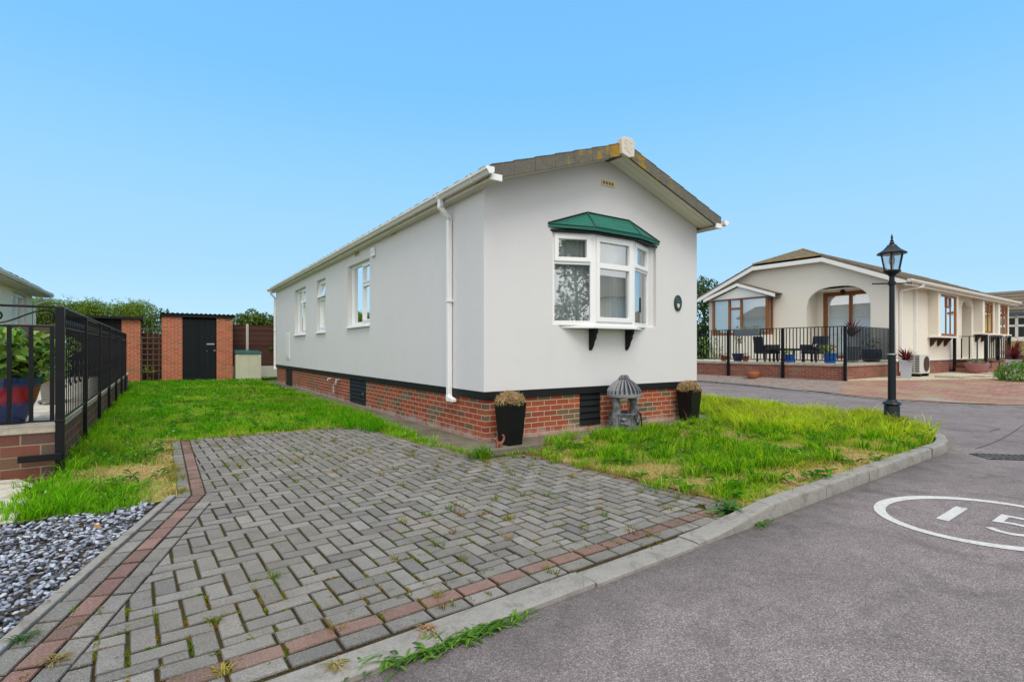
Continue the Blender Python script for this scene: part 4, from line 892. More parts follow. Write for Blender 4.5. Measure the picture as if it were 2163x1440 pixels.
# small fittings on the side wall
for a, b, lo, hi, mt, nm in ((5.12,5.44,3.235,3.345,'cream_plastic','air_vent'),(3.05,3.29,3.30,3.415,'cream_plastic','air_vent'),(8.1,8.3,3.33,3.40,'cream_plastic','air_vent')):
    m = MB(SX); m.box(a,-.012,lo,b,-.001,hi); o = m.build(nm, M[mt], home, bevel=.003); m = MB(SX)
    for k in range(5): m.box(a+.02+k*(b-a-.04)/5,-.014,lo+.02,a+.02+(k+.6)*(b-a-.04)/5,-.0125,hi-.02)
    m.build('slots', M['dark_timber'], o)
m = MB(SX); m.box(4.11,-.05,3.075,4.32,-.001,3.245); o = m.build('alarm_box', M['upvc'], home, bevel=.01); m = MB(SX); m.box(4.14,-.054,3.14,4.29,-.0505,3.16); m.box(4.14,-.054,3.18,4.29,-.0505,3.2); m.build('slots', M['dirty_upvc'], o)
m = MB(SX); m.box(12.34,-.02,.92,12.93,-.001,1.79); o = m.build('meter_cupboard', M['upvc'], home, bevel=.006); m = MB(SX); m.box(12.39,-.026,.97,12.88,-.0205,1.74); m.build('door', M['upvc'], o, bevel=.004); m = MB(SX); m.box(12.62,-.034,.99,12.72,-.0265,1.01); m.build('latch', M['black_paint'], o)
m = MB(); m.tube([(.03,7.46,.51),(-.05,7.46,.51),(-.06,7.46,.47)], .022); m.build('waste_pipe', M['pot_grey'], home, smooth=True); m = MB(); m.tube([(.03,6.75,.52),(-.045,6.75,.52),(-.05,6.75,.44),(-.05,6.95,.38),(-.05,6.97,.2)], .02); m.build('waste_pipe', M['pot_grey'], home, smooth=True)
# bow window
PA, PB, PC, PD = (1.145,.035), (1.745,-.20), (2.59,-.20), (3.205,.05)
bow = empty('bow_window', home)
def facet(p, q):
    L = math.hypot(q[0]-p[0], q[1]-p[1]); ux, uy = (q[0]-p[0])/L, (q[1]-p[1])/L
    return L, (lambda s, d, z: (p[0]+ux*s-uy*d, p[1]+uy*s+ux*d, z))
zs0, zs1 = 1.605, 2.93
for (p, q), kind in (((PA,PB),0),((PB,PC),1),((PC,PD),0)):
    L, xf = facet(p, q); fr_ = MB(xf); fw = .05
    fr_.box(0,0,zs0,fw,.07,zs1); fr_.box(L-fw,0,zs0,L,.07,zs1); fr_.box(fw,0,zs0,L-fw,.07,zs0+.055); fr_.box(fw,0,zs1-.045,L-fw,.07,zs1)
    if not kind: fr_.box(fw,.004,2.475,L-fw,.066,2.53)
    o = fr_.build('frame', M['upvc'], bow, bevel=.004)
    def sash(a, b, lo, hi, w_, mid=None):
        f = MB(xf); f.box(a,-.018,lo,a+w_,.045,hi); f.box(b-w_,-.018,lo,b,.045,hi); f.box(a+w_,-.018,lo,b-w_,.045,lo+w_); f.box(a+w_,-.018,hi-w_,b-w_,.045,hi)
        if mid: f.box(a+w_,-.014,mid-.04,b-w_,.041,mid+.04)
        f.build('sash', M['upvc'], bow, bevel=.004)
    def pane(a, b, lo, hi, d=.025):
        f = MB(xf); f.quad((a,d,lo),(b,d,lo),(b,d,hi),(a,d,hi)); f.build('pane', M['glass'], bow)
    if kind:
        sash(.045, L-.045, 1.652, 2.895, .068, 2.48); pane(.113, L-.113, 1.72, 2.44); pane(.113, L-.113, 2.52, 2.827)
    else:
        sash(.045, L-.045, 2.515, 2.90, .062); pane(.107, L-.107, 2.577, 2.838); pane(.05, L-.05, 1.66, 2.475)
    c = MB(xf); pleats(c, .0, L, .16, 1.64, 2.92, .018, .07); c.build('curtain', M['curtain'], bow)
m = MB(); m.prism([(1.30,.0),(1.72,-.235),(2.61,-.235),(3.0,.0)], 1.555, 1.595); m.prism([PA,(1.74,-.215),(2.595,-.215),PD], 1.595, 1.606); m.prism_y([(3.205,1.6),(3.335,1.6),(3.335,1.607),(3.205,1.607)], .0, .1); m.build('sill', M['upvc'], bow, bevel=.004)
m = MB(); m.box(3.205,.05,1.607,3.333,.115,2.953); m.build('frame', M['white_render'], bow)
for x in (1.86, 2.63):
    m = MB(); m.prism_x([(0,1.553),(-.15,1.553),(-.15,1.50),(-.12,1.46),(-.12,1.42),(-.08,1.36),(-.06,1.30),(-.02,1.235),(0,1.235)], x-.027, x+.027); m.build('bracket', M['black_paint'], bow, bevel=.005)
E0, E1, E2, E3 = (1.06,-.005,2.985), (1.685,-.31,2.955), (2.63,-.31,2.955), (3.41,-.005,2.985); R0, R1 = (1.80,-.004,3.29), (2.69,-.004,3.29)
can = MB()
for a, b in ((E0,E1),(E1,E2),(E2,E3)): can.quad(a, b, (b[0],b[1],b[2]+.05), (a[0],a[1],a[2]+.05))
up_ = lambda p: (p[0],p[1],p[2]+.05)
can.quad(up_(E0), up_(E1), R0); can.quad(up_(E1), up_(E2), R1, R0); can.quad(up_(E2), up_(E3), R1); can.quad(E0, E3, E2, E1); can.quad(E0, up_(E0), R0, R1, up_(E3), E3)
cn = can.build('canopy', M['green_shingle'], bow)
m = MB(); m.tube([up_(E1), R0], .016, 6); m.tube([up_(E2), R1], .016, 6); m.tube([up_(E0),up_(E1)], .012, 6); m.tube([up_(E1),up_(E2)], .012, 6); m.tube([up_(E2),up_(E3)], .012, 6); m.build('hip_trim', M['green_lid'], bow)
m = MB(); m.tube([up_(E0), R0, R1, up_(E3)], .018, 6); m.build('flashing', M['black_paint'], bow)
m = MB(); m.prism([(1.10,-.003),(1.70,-.27),(2.62,-.27),(3.36,-.003)], 2.93, 2.957); m.build('soffit', M['black_paint'], bow)
# gable air vent
m = MB(); m.box(2.085,-.015,3.755,2.372,-.001,3.845); o = m.build('air_vent', M['cream_plastic'], home, bevel=.003); m = MB(); 
for k in range(4): m.box(2.11+k*.061,-.0175,3.775,2.15+k*.061,-.0155,3.825)
m.build('slots', M['brown_timber'], o)
# roof: slopes, tiles in courses, verge, soffit, keystone
XO, YO = .13, .40; RT = .145
roof = empty('roof', home)
def zr(x, dz=0.0): return gab(x)+dz if 0 <= x <= HW else ZE-sl_*((-x) if x < 0 else (x-HW))+dz
m = MB()
for sgn in (0, 1):
    X = (lambda x: x) if not sgn else (lambda x: HW-x)
    xs = -XO; nC = 8; step = (HW/2+XO)/nC
    for k in range(nC):
        xa, xb = -XO+k*step-.03, -XO+(k+1)*step; za, zb = zr(max(xa,-XO-.03)) , zr(xb)
        m.hexa([(X(xa),-YO+.03,za+.07),(X(xb),-YO+.03,zb+.07),(X(xb),HL+YO-.03,zb+.07),(X(xa),HL+YO-.03,za+.07)], [(X(xa),-YO+.03,za+.112),(X(xb),-YO+.03,zb+.092),(X(xb),HL+YO-.03,zb+.092),(X(xa),HL+YO-.03,za+.112)])
    for k in range(int((HL+2*YO)/.33)):           # rolled noses of the eaves course
        y = -YO+.03+k*.33; m.hexa([(X(-XO-.05),y+.02,zr(-XO)+.06),(X(-XO+.2),y+.02,zr(-XO)+.12),(X(-XO+.2),y+.25,zr(-XO)+.12),(X(-XO-.05),y+.25,zr(-XO)+.06)], [(X(-XO-.05),y+.06,zr(-XO)+.125),(X(-XO+.2),y+.06,zr(-XO)+.185),(X(-XO+.2),y+.21,zr(-XO)+.185),(X(-XO-.05),y+.21,zr(-XO)+.125)])
m.build('tile_slope', M['roof_tile'], roof)
m = MB()
for k in range(int((HL+2*YO)/.42)):
    y = -YO+.05+k*.42; m.tube([(HW/2,y,ZA+.055),(HW/2,y+.45,ZA+.07)], .11, 10)
m.build('ridge_tile', M['roof_tile'], roof, smooth=True)
for sgn in (0, 1):
    X = (lambda x: x) if not sgn else (lambda x: HW-x); m = MB(); nS = 7
    for k in range(nS):
        a, b = -XO+.0+(HW/2+XO)*k/nS+.004, -XO+(HW/2+XO)*(k+1)/nS
        q = [(X(a),zr(a)-.055),(X(b),zr(b)-.055),(X(b),zr(b)+.118),(X(a),zr(a)+.126)]
        m.prism_y(q, -YO, -YO+.035); m.hexa([(X(a),-YO,zr(a)+.114),(X(b),-YO,zr(b)+.108),(X(b),-YO+.14,zr(b)+.108),(X(a),-YO+.14,zr(a)+.114)], [(X(a),-YO-.006,zr(a)+.136),(X(b),-YO-.006,zr(b)+.124),(X(b),-YO+.14,zr(b)+.124),(X(a),-YO+.14,zr(a)+.136)])
    m.build('verge', M['lichen_verge'], roof)
    m = MB()       # boarded soffit under the overhang, four boards
    for k in range(3):
        y0, y1 = -YO+.036+k*.121, -YO+.036+(k+1)*.121-.006
        m.hexa([(X(-XO),y0,zr(-XO)-.018),(X(HW/2),y0,ZA-.018),(X(HW/2),y1,ZA-.018),(X(-XO),y1,zr(-XO)-.018)], [(X(-XO),y0,zr(-XO)-.004),(X(HW/2),y0,ZA-.004),(X(HW/2),y1,ZA-.004),(X(-XO),y1,zr(-XO)-.004)])
    m.build('soffit', M['board_soffit'], roof)
    m = MB(); m.box(*( (-XO,-YO+.0,3.335,-XO+.022,HL+YO,zr(-XO)+.06) if not sgn else (HW+XO-.022,-YO+.0,3.335,HW+XO,HL+YO,zr(-XO)+.06) )); m.build('fascia', M['cream_trim'], roof, bevel=.003)
    m = MB(); m.box(*( (-XO+.022,-YO+.02,3.337,.0,HL+YO,3.352) if not sgn else (HW,-YO+.02,3.337,HW+XO-.022,HL+YO,3.352) )); m.build('soffit', M['cream_trim'], roof)
    m = MB(); m.box(*( (-XO-.012,-YO-.016,3.325,.02,-YO+.02,3.405) if not sgn else (HW-.02,-YO-.016,3.325,HW+XO+.012,-YO+.02,3.405) )); m.build('soffit_end', M['upvc'], roof, bevel=.004)
    gutter(roof, -YO-.06, HL+YO+.03, -XO-.002 if not sgn else HW+XO+.002, zr(-XO)+.072, -1 if not sgn else 1, [-.05+.98*k for k in range(16)] if not sgn else [0,2])
m = MB(); m.prism_y([(2.078,4.105),(2.215,4.07),(2.332,4.10),(2.345,4.315),(2.28,4.36),(2.135,4.36),(2.064,4.325)], -YO-.05, -YO+.03); ks = m.build('keystone', M['cream_trim'], roof, bevel=.006)
m = MB(); yk = -YO-.053
def stroke(m, pts, r=.0022): m.tube([(x,yk,z) for x, z in pts], r, 5)
stroke(m, [(2.185,4.295),(2.165,4.315),(2.135,4.305),(2.13,4.280),(2.165,4.245),(2.175,4.215),(2.155,4.185),(2.12,4.195)])
stroke(m, [(2.215,4.305),(2.195,4.230),(2.17,4.160),(2.205,4.150),(2.25,4.125)]); stroke(m, [(2.255,4.290),(2.275,4.280)]); stroke(m, [(2.24,4.195),(2.265,4.210)])
m.build('carved_letters', M['box_grey'], ks)
# downpipes
for y, hop in ((.90, True), (HL-.02, True)):
    m = MB(); x1, x2 = -XO-.055, -.045
    square_pipe(m, [(x1,y,3.40),(x1,y,3.27),(x2,y,3.12),(x2,y,.60),(x2-.005,y-.02,.55)]); m.box(x1-.05,y-.05,3.40,x1+.05,y+.05,3.465); m.hexa([(x2-.04,y-.17,.50),(x2+.03,y-.17,.50),(x2+.03,y+.03,.50),(x2-.04,y+.03,.50)], [(x2-.04,y-.17,.545),(x2+.03,y-.17,.545),(x2+.03,y+.03,.59),(x2-.04,y+.03,.59)])
    dp = m.build('downpipe', M['upvc'], home, bevel=.006)
    m = MB(); m.box(x2-.041,y-.055,1.93,x2+.043,y+.055,1.955); m.build('clip', M['upvc'], dp)
# oval house plaque
pl = thing('house_plaque', 'small dark green oval plaque with a pale emblem on the white gable wall', 'plaque', HF.w(3.88,-.002,2.04), TH)
m = MB(); N = 32; oval = lambda a, b, n=N: [(a*cos(2*pi*k/n), b*sin(2*pi*k/n)) for k in range(n)]
m.prism_y(oval(.098,.138), -.018, 0); m.build('plate', M['plaque_green'], pl, bevel=.004)
m = MB(); m.tube([(x,-.02,z) for x, z in oval(.086,.124)]+[(.086,-.02,0)], .006, 6); m.build('rim', M['plaque_green'], pl, smooth=True)
m = MB(); 
for pts in ([(-.045,.0),(-.045,.075)],[(-.06,.078),(-.03,.082),(.0,.078)],[(-.015,.005),(-.015,.07),(.02,.07),(.032,.052),(.02,.035),(-.012,.035)],[(.008,.034),(.035,.0)],[(.06,.05),(.07,.0),(.062,-.05)]): m.tube([(x,-.02,z) for x, z in pts], .004, 5)
m.build('raised_lettering', M['pot_slate'], pl)
m = MB(); m.prism_y([(-.035,-.01),(.03,-.01),(.036,-.05),(.0,-.095),(-.034,-.055)], -.024, -.018); m.build('emblem', M['pale_emblem'], pl, bevel=.003)

# pots and ornaments by the home
def straw_ball(name, parent, cx, cy, cz, r, n=900, rx=1.0):
    d = NR.normal(size=(n,3)); d[:,2] = np.abs(d[:,2])*.9-.1; d /= np.linalg.norm(d,axis=1)[:,None]; P = d*r*NR.uniform(.55,1.0,(n,1))*np.array([1,rx,.8])+np.array([cx,cy,cz])
    V, Fl, S, C = leafcloud(P, NR.uniform(.05,.11,n), np.array([(.60,.43,.24),(.70,.53,.33),(.42,.27,.14)])[NR.integers(3,size=n)], asp=.05); return np_mesh(name, V, Fl, S, M['dry_leaf'], C, parent)
def tall_planter(label, x, y):
    p = thing('plant_pot', label, 'planter', HF.w(x,y,.028), TH+radians(4), 'black planters in front of the gable')
    m = MB(); R2 = sqrt(2)
    m.lathe([(.155*R2*.7071,0),(.21*R2*.7071,.52),(.222*R2*.7071,.545),(.205*R2*.7071,.545),(.19*R2*.7071,.48)], 4, sq=None, rot=0)
    m.build('pot', M['pot_black'], p, bevel=.008); m = MB(); m.lathe([(.01,.49),(.2,.49)], 4, cap=False); m.build('compost', M['soil'], p)
    straw_ball('dead_plant', p, 0, 0, .53, .20, 1300); return p
tall_planter('black tapered planter with dry straw plant, standing at the near brick corner', .235, -.27)
tall_planter('black tapered planter with dry straw plant, at the corner nearest the road', 3.93, -.20)
def skin_body(name, joints, edges, mat, parent=None, sub=2):
    me = bpy.data.meshes.new(name); me.from_pydata([j[:3] for j in joints], edges, []); o = bpy.data.objects.new(name, me); COL.objects.link(o)
    if parent: o.parent = parent
    s = o.modifiers.new('skin', 'SKIN'); sv = me.skin_vertices[0].data if me.skin_vertices else None
    if sv is None:
        bm = bmesh.new(); bm.from_mesh(me); bm.verts.layers.skin.verify(); bm.to_mesh(me); bm.free(); sv = me.skin_vertices[0].data
    for k, j in enumerate(joints): sv[k].radius = (j[3], j[3]); sv[k].use_root = (k == 0)
    d = o.modifiers.new('sub', 'SUBSURF'); d.levels = sub; d.render_levels = sub; me.materials.append(mat); return o
an = skin_body('squirrel_figurine', [(0,0,.045,.026),(.05,0,.06,.026),(.085,0,.095,.016),(.10,0,.125,.02),(.13,0,.118,.010),(.085,.012,.148,.006),(.02,.02,.0,.009),(.08,.02,.0,.008),(.08,-.02,.0,.008),(.02,-.02,0,.009),(-.05,0,.07,.016),(-.075,0,.12,.02),(-.055,0,.165,.016),(-.03,0,.17,.006)],
     [(0,1),(1,2),(2,3),(3,4),(3,5),(0,6),(1,7),(1,8),(0,9),(0,10),(10,11),(11,12),(12,13)], M['red_brown'])
an.scale = (.85,.85,.85); an.location = HF.w(.02,-.37,.032); an.rotation_euler = (0,0,TH+radians(190)); tag(an, 'small brown pottery animal on the concrete beside the near black planter', 'garden ornament')
# wishing well ornament
ww = thing('wishing_well', 'grey stone wishing well ornament with a fluted conical roof in the grass', 'garden ornament', HF.w(2.27,-.30,.03), TH)
m = MB(); seg = 44; prof = [(.245,.545),(.250,.555),(.235,.61),(.20,.665),(.15,.72),(.105,.755),(.088,.765)]; vs = []
for r, z in prof:
    for k in range(seg*2): a = pi*k/seg; q = r*(1+(.07 if k % 4 < 2 else -.09)*(1 if .59 < z < .76 else 0)); vs.append((q*cos(a), q*sin(a), z))
n2 = seg*2; m.add(vs, [(i*n2+k, i*n2+(k+1)%n2, (i+1)*n2+(k+1)%n2, (i+1)*n2+k) for i in range(len(prof)-1) for k in range(n2)]+[tuple(reversed(range(n2))), tuple(range((len(prof)-1)*n2, len(prof)*n2))])
m.lathe([(.225,.50),(.252,.51),(.256,.55),(.23,.565)], 40); m.lathe([(.02,.49),(.2,.49),(.225,.50)], 30)
m.c = [((.22,.23,.25) if (i % n2) % 4 >= 2 else (1,1,1)) if i < (len(prof)-1)*n2 else (1,1,1) for i in range(len(m.f))]; rf = m.build('roof', M['fluted_stone'], ww)
m = MB(); m.lathe([(.09,.762),(.095,.778),(.06,.792),(.03,.80)], 20); 
for k in range(7): a = 2*pi*k/7; m.tube([(.065*cos(a),.065*sin(a),.785),(.04*cos(a),.04*sin(a),.812),(.01*cos(a),.01*sin(a),.818)], [.022,.022,.014], 8)
m.build('finial', M['well_stone'], rf, smooth=True)
for x, lean in ((-.185, .02), (.19, -.01)):
    m = MB(); m.tube([(x-.015,0,.0),(x+lean*.5,-.02,.12),(x-.01,0,.22),(x+lean,-.015,.36),(x,0,.5)], [.075,.06,.062,.052,.06], 12); m.tube([(x+.04,-.05,.05),(x+.01,-.07,.2),(x+.045,-.04,.33),(x,-.02,.44)], [.03,.028,.024,.02], 8); m.build('post', M['well_stone'], ww, smooth=True)
m = MB(); m.tube([(.07,-.02,.24),(.07,-.02,.5)], .012, 8); m.build('pump_rod', M['terracotta'], ww)
m = MB(); m.lathe([(.19,0),(.20,.06),(.185,.16),(.20,.235),(.215,.25),(.215,.275),(.165,.275),(.155,.2)], 28)
RR = random.Random(4)
for k in range(26):
    a = RR.uniform(0,2*pi); z = RR.uniform(.03,.22); c = (.19*cos(a), .19*sin(a), z); b2 = bmesh.new(); bmesh.ops.create_icosphere(b2, subdivisions=2, radius=1)
    m.add([(c[0]+v.co.x*.045*RR.uniform(.9,1.1), c[1]+v.co.y*.045*RR.uniform(.9,1.1), c[2]+v.co.z*.028) for v in b2.verts], [tuple(v.index for v in f.verts) for f in b2.faces]); b2.free()
m.build('basin', M['well_stone'], ww, smooth=True, ang=60)
m = MB(); m.lathe([(.01,.255),(.165,.255)], 24, cap=False); m.build('water', M['dark_glass'], ww)
m = MB(); m.tube([(.10,-.17,.30),(.13,-.20,.26),(.16,-.20,.15),(.15,-.21,.05),(.20,-.18,.0)], .011, 8); m.tube([(.02,-.19,.27),(.0,-.215,.2),(.06,-.22,.12),(.12,-.21,.17)], .010, 8); m.build('hose', M['pot_black'], ww, smooth=True)

# ------------------------------------------------------------------ weeds that stand out
def rosette(name, label, x, y, z, n, ln, wd, cols, up=.5, grp=None, spread=.03):
    """clump of broad arching leaves, each of four segments"""
    V = []; Fl = []; S = []; C = []
    for k in range(n):
        a = rnd.uniform(0,2*pi); L = ln*rnd.uniform(.55,1.1); el = up*rnd.uniform(.6,1.3); W = wd*rnd.uniform(.7,1.2); c = np.array(rnd.choice(cols))*rnd.uniform(.75,1.25)
        bx, by = rnd.gauss(0,spread), rnd.gauss(0,spread); o = len(V); d = (cos(a), sin(a)); p = (-d[1], d[0]); h = 0; r = 0; e = el
        for i in range(5):
            w_ = W*(.5,.95,1.0,.7,.08)[i]; V += [(bx+d[0]*r-p[0]*w_/2, by+d[1]*r-p[1]*w_/2, h), (bx+d[0]*r, by+d[1]*r, h-.12*w_), (bx+d[0]*r+p[0]*w_/2, by+d[1]*r+p[1]*w_/2, h)]
            C += [c*.8, c, c]; st = L/4; r += st*cos(e); h += st*sin(e); e -= .42*rnd.uniform(.6,1.3); h = max(h, .004)
        for i in range(4):
            for j in range(2): Fl += [o+3*i+j, o+3*i+j+1, o+3*i+4+j, o+3*i+3+j]; S.append(4)
    ob = np_mesh(name, np.array(V), np.array(Fl), S, M['leaf'], np.array(C), smooth=True); ob.location = (x, y, z); return tag(ob, label, 'weed', grp)
WG = [(.045,.11,.02),(.06,.14,.025),(.09,.17,.03)]
wx = G(1016,972)[:2]; rosette('weed_clump', 'tall bright green grass clump at the driveway edge in front of the near black planter', wx[0], wx[1], .02, 220, .22, .008, [(.08,.2,.008),(.13,.28,.012),(.06,.16,.008)], 1.25, spread=.05)
wx = G(1545,1092)[:2]; rosette('weed_clump', 'broad leaved dandelion clump where the driveway border meets the raised kerb', wx[0], wx[1], .035, 34, .20, .035, [(.05,.14,.02),(.08,.19,.025)], .75)
WK = [(.055,.15,.012),(.08,.20,.015),(.12,.25,.02)]
for u, v, nn_, L, lb in ((760,1415,60,.11,'spiky green weed at the foot of the dropped kerb, lowest in the picture'),(850,1392,80,.11,'leafy green weed at the foot of the dropped kerb, second from the bottom'),(905,1375,90,.10,'leafy green weed in the middle of the row along the dropped kerb'),(985,1345,150,.085,'dense low green weed, the longest clump along the dropped kerb'),(1030,1330,80,.09,'bushy green weed near the top of the row along the dropped kerb'),(1082,1312,26,.10,'thin green weed with upright blades, topmost along the dropped kerb'),(1608,1108,40,.09,'small green weed at the foot of the raised kerb stone')):
    p = G(u, v)[:2]; o = rosette('weed', lb, p[0], p[1], .004, nn_, L*.78, .007, WK, .75, 'weeds along the foot of the kerb', spread=.03); o.scale = (2.2, .8, 1); o.rotation_euler = (0, 0, PHI)
for u, v, L, cols, lb in ((45,1352,.14,[(.05,.12,.03)],'upright green weed beside the gravel edging at the left'),(205,1190,.12,[(.30,.17,.06),(.25,.2,.05)],'dry orange weed growing over the gravel edging'),(120,1395,.12,[(.30,.19,.08),(.28,.24,.06)],'brown dried weed over the red paver row, bottom left'),(900,1330,.10,[(.42,.25,.13)],'dead star shaped weed between the pavers and the dropped kerb'),(710,1405,.10,[(.32,.28,.06),(.4,.25,.1)],'yellowing weed beside the lowest red paver by the kerb'),(470,1418,.09,[(.33,.28,.05)],'yellow moss tuft in the pavers near the bottom of the picture')):
    p = G(u, v, .03)[:2]; rosette('weed', lb, p[0], p[1], .03, 40, L*.62, .0045, cols, .7, 'weeds rooted in the paving joints', spread=.012)

# ------------------------------------------------------------------ neighbour on the left: terrace, railing, home
ter = thing('terrace', 'raised patio of pale slabs on dark brown brick walls behind black railings', 'patio', RF.w(0,0), TH)
m = MB(); m.box(-3.0,.035,-.05,-.045,.13,.43); m.box(-.13,.13,-.05,-.045,13.4,.43); m.build('wall', M['brown_brick'], ter)
m = MB(); m.box(-3.0,.02,.432,-.03,.36,.498)
for k in range(15): m.box(-.32,.364+k*.9,.432,-.03,.364+k*.9+.893,.498)
m.build('coping', M['coping_stone'], ter, bevel=.008)
m = MB()
for i in range(6):
    for k in range(25): m.box(-.325-.45*(i+1)+.004,.365+.45*k+.004+.0,.40,-.325-.45*i-.004,.365+.45*(k+1)-.004,.485)
m.build('paving', M['slab_stone'], ter); m = MB(); m.box(-3.0,.13,.3,-.13,13.3,.46); m.build('base', M['soil'], ter)
rail = thing('railing', 'black wrought iron railing with scrolls around the raised brick patio', 'railing', RF.w(0,0), TH)
def part(name, mb, mat, parent, **k): return mb.build(name, M[mat], parent, **k)
m = MB(); m.box(-.034,-.034,.0,.034,.034,1.665); m.box(-.039,-.039,.535,.039,.039,.555); part('post', m, 'black_metal', rail, bevel=.004)
m = MB(); m.box(-.30,-.062,.17,.02,-.046,.235); part('bracket', m, 'black_metal', rail, bevel=.004)
posts_y = [2.02, 3.9, 5.75, 7.6, 9.45, 11.12]; post0 = None
for y in posts_y:
    if post0 is None: m = MB(); m.box(-.022,y-.022,.02,.022,y+.022,1.66); post0 = part('post', m, 'black_metal', rail, bevel=.004)
    else: c = post0.copy(); COL.objects.link(c); c.parent = rail; c.location = (0, y-posts_y[0], 0)
m = MB(); m.box(-.05,-.028,1.65,.028,.028,1.672); m.box(-1.9,-.028,1.65,-.05,.028,1.672); m.box(-.028,.028,1.65,.028,11.12,1.672); part('top_rail', m, 'black_metal', rail, bevel=.004)
m = MB(); m.box(-1.9,-.012,1.462,-.045,.012,1.478); m.box(-.008,.036,1.464,.008,11.12,1.476); part('mid_rail', m, 'black_metal', rail)
m = MB(); m.box(-1.9,-.014,.543,-.045,.014,.558); m.box(-.010,.036,.543,.010,11.12,.558); part('bottom_rail', m, 'black_metal', rail)
m = MB(); m.box(-.014,-.014,.558,.014,.014,1.462); b0 = part('baluster', m, 'black_metal', rail); first = True
bal = [(-.06-.153*k, 0) for k in range(12)]+[(0, .15+.135*k) for k in range(81) if min(abs(.15+.135*k-y) for y in posts_y) > .05]
for x, y in bal:
    if first: b0.location = (x,y,0); b0.scale = (1.15,.8,1); first = False; continue
    c = b0.copy(); COL.objects.link(c); c.parent = rail; c.location = (x,y,0)
    if x == 0: c.scale = (.34,.36,1)
def spiral(cx, cz, r0, r1, a0, turns, n=22): return [(cx+(r0+(r1-r0)*k/n)*cos(a0+2*pi*turns*k/n), cz+(r0+(r1-r0)*k/n)*sin(a0+2*pi*turns*k/n)) for k in range(n+1)]
m = MB()      # S scrolls of the front panel
def scroll(m, cx, w_, flip):
    zc = 1.562; s1 = spiral(cx-w_/2, zc, .022, .066, -pi/2-2*pi*1.4, 1.4, 30); s2 = spiral(cx+w_/2, zc, .022, .066, pi/2-2*pi*1.4, 1.4, 30)
    a, b = s1[-1], s2[-1]; pts = s1+[(a[0]+(b[0]-a[0])*k/8, a[1]+(b[1]-a[1])*((k/8)**2*(3-2*k/8))) for k in range(1,8)]+s2[::-1]
    m.tube([(x, 0, z) for x, z in pts], .0085, 6)
for k in range(3): scroll(m, -.28-.53*k, .36, k)
part('scroll', m, 'black_metal', rail, smooth=True)
m = MB()      # lattice and rings of the side panels
ys = [0.045]+posts_y
for p, (ya, yb) in enumerate(zip(ys, ys[1:])):
    n = 13; m = MB()
    for k in range(n):
        y = ya+.06+(yb-ya-.12)*(k+.5)/n; dy = (yb-ya-.12)/n/2
        if p % 2 == 0: m.tube([(0,y-dy,1.47),(0,y,1.56),(0,y-dy*.2,1.655)], .006, 5); m.tube([(0,y+dy,1.47),(0,y,1.56),(0,y+dy*.2,1.655)], .006, 5)
        else: m.tube([(0,y+dy*.9*cos(2*pi*j/10),1.565+.075*sin(2*pi*j/10)) for j in range(11)], .006, 5)
    part('frieze', m, 'black_metal', rail)
m = MB()      # a twisted basket halfway up some of the bars
for dz in (-.07, .07):
    m.tube([(.002+.010*cos(t_*pi*2)*sin(pi*t_), .026*sin(t_*pi), .98+dz+.12*(t_-.5)) for t_ in [i/6 for i in range(7)]], .005, 5); m.tube([(-.002, -.026*sin(t_*pi), .98+dz+.12*(t_-.5)) for t_ in [i/6 for i in range(7)]], .005, 5)
cl0 = part('collar', m, 'black_metal', rail); cl0.location = (0, .285, 0)
for k in range(1, 26): c = cl0.copy(); COL.objects.link(c); c.parent = rail; c.location = (0, .285+.405*k, 0)

hn = thing('neighbour_home', 'cream rendered park home at the left edge with a white patio door', 'park home', RF.w(-3.0,9.0), TH)
DL = 9.2; XR = lambda s, d, z: (-d, s, z)
m = MB(XR); m.panel(0, DL, .50, 3.30, [(6.25,8.35,.56,3.06)], .15); m.build('wall', M['cream_render'], hn)
m = MB(lambda s,d,z: (s,DL-d,z)); gn = lambda x: 3.30+.36*(3.0-abs(x+3.0)); m.panel(-6,-.15,.5,gn,[],.15,extra=(-3.0,)); m.build('wall', M['cream_render'], hn)
m = MB(lambda s,d,z: (s,d,z)); m.panel(-6,-.15,.5,gn,[],.15,extra=(-3.0,)); m.box(-6,.15,.5,-5.85,DL-.15,3.3); m.build('wall', M['cream_render'], hn)
m = MB(); m.box(-5.9,.1,-.05,-.1,DL-.1,.5); m.build('brick_skirt', M['brown_brick'], hn)
window(hn, lambda s,d,z: (-.09-d, s, z), 6.26, 8.34, .57, 3.05, [(.5,1,0,1,1),(0,.5,0,1,1)], name='patio_door', fw=.06)
m = MB(); pleats(m, 0,1,0,0,1); 
m = MB(lambda s,d,z: (-d,s,z)); pleats(m, 6.4, 8.2, .3, .6, 3.0, .02, .1); m.build('curtain', M['blind'], hn)
rn = empty('roof', hn); m = MB()
for sg in (0,1):
    X = (lambda x: x) if not sg else (lambda x: -6-x)
    for k in range(8):
        a = .47-k*(3.47/8); b = .47-(k+1)*(3.47/8); za, zb = 3.30+.36*(-a), 3.30+.36*(-b); 
        for j in range(29):
            y = -.4+j*.35; jit = rnd.uniform(-.012,.012)
            m.hexa([(X(a+.03),y+.004,za+.11),(X(b),y+.004,zb+.10),(X(b),y+.346,zb+.10),(X(a+.03),y+.346,za+.11)], [(X(a+.03),y+.03,za+.155+jit),(X(b),y+.03,zb+.135+jit),(X(b),y+.32,zb+.135+jit),(X(a+.03),y+.32,za+.155+jit)])
m.build('tile_slope', M['roof_tile'], rn)
m = MB(); m.box(.40,-.4,3.135,.42,DL+.40,3.26); m.box(.005,-.4,3.135,.40,DL+.40,3.15); m.build('soffit', M['cream_trim'], rn)
m = MB()
for sg in (0,1):
    X = (lambda x: x) if not sg else (lambda x: -6-x); m.prism_y([(X(.42),3.14),(X(-3.0),4.37),(X(-3.0),4.50),(X(.45),3.26)], DL+.40, DL+.43)
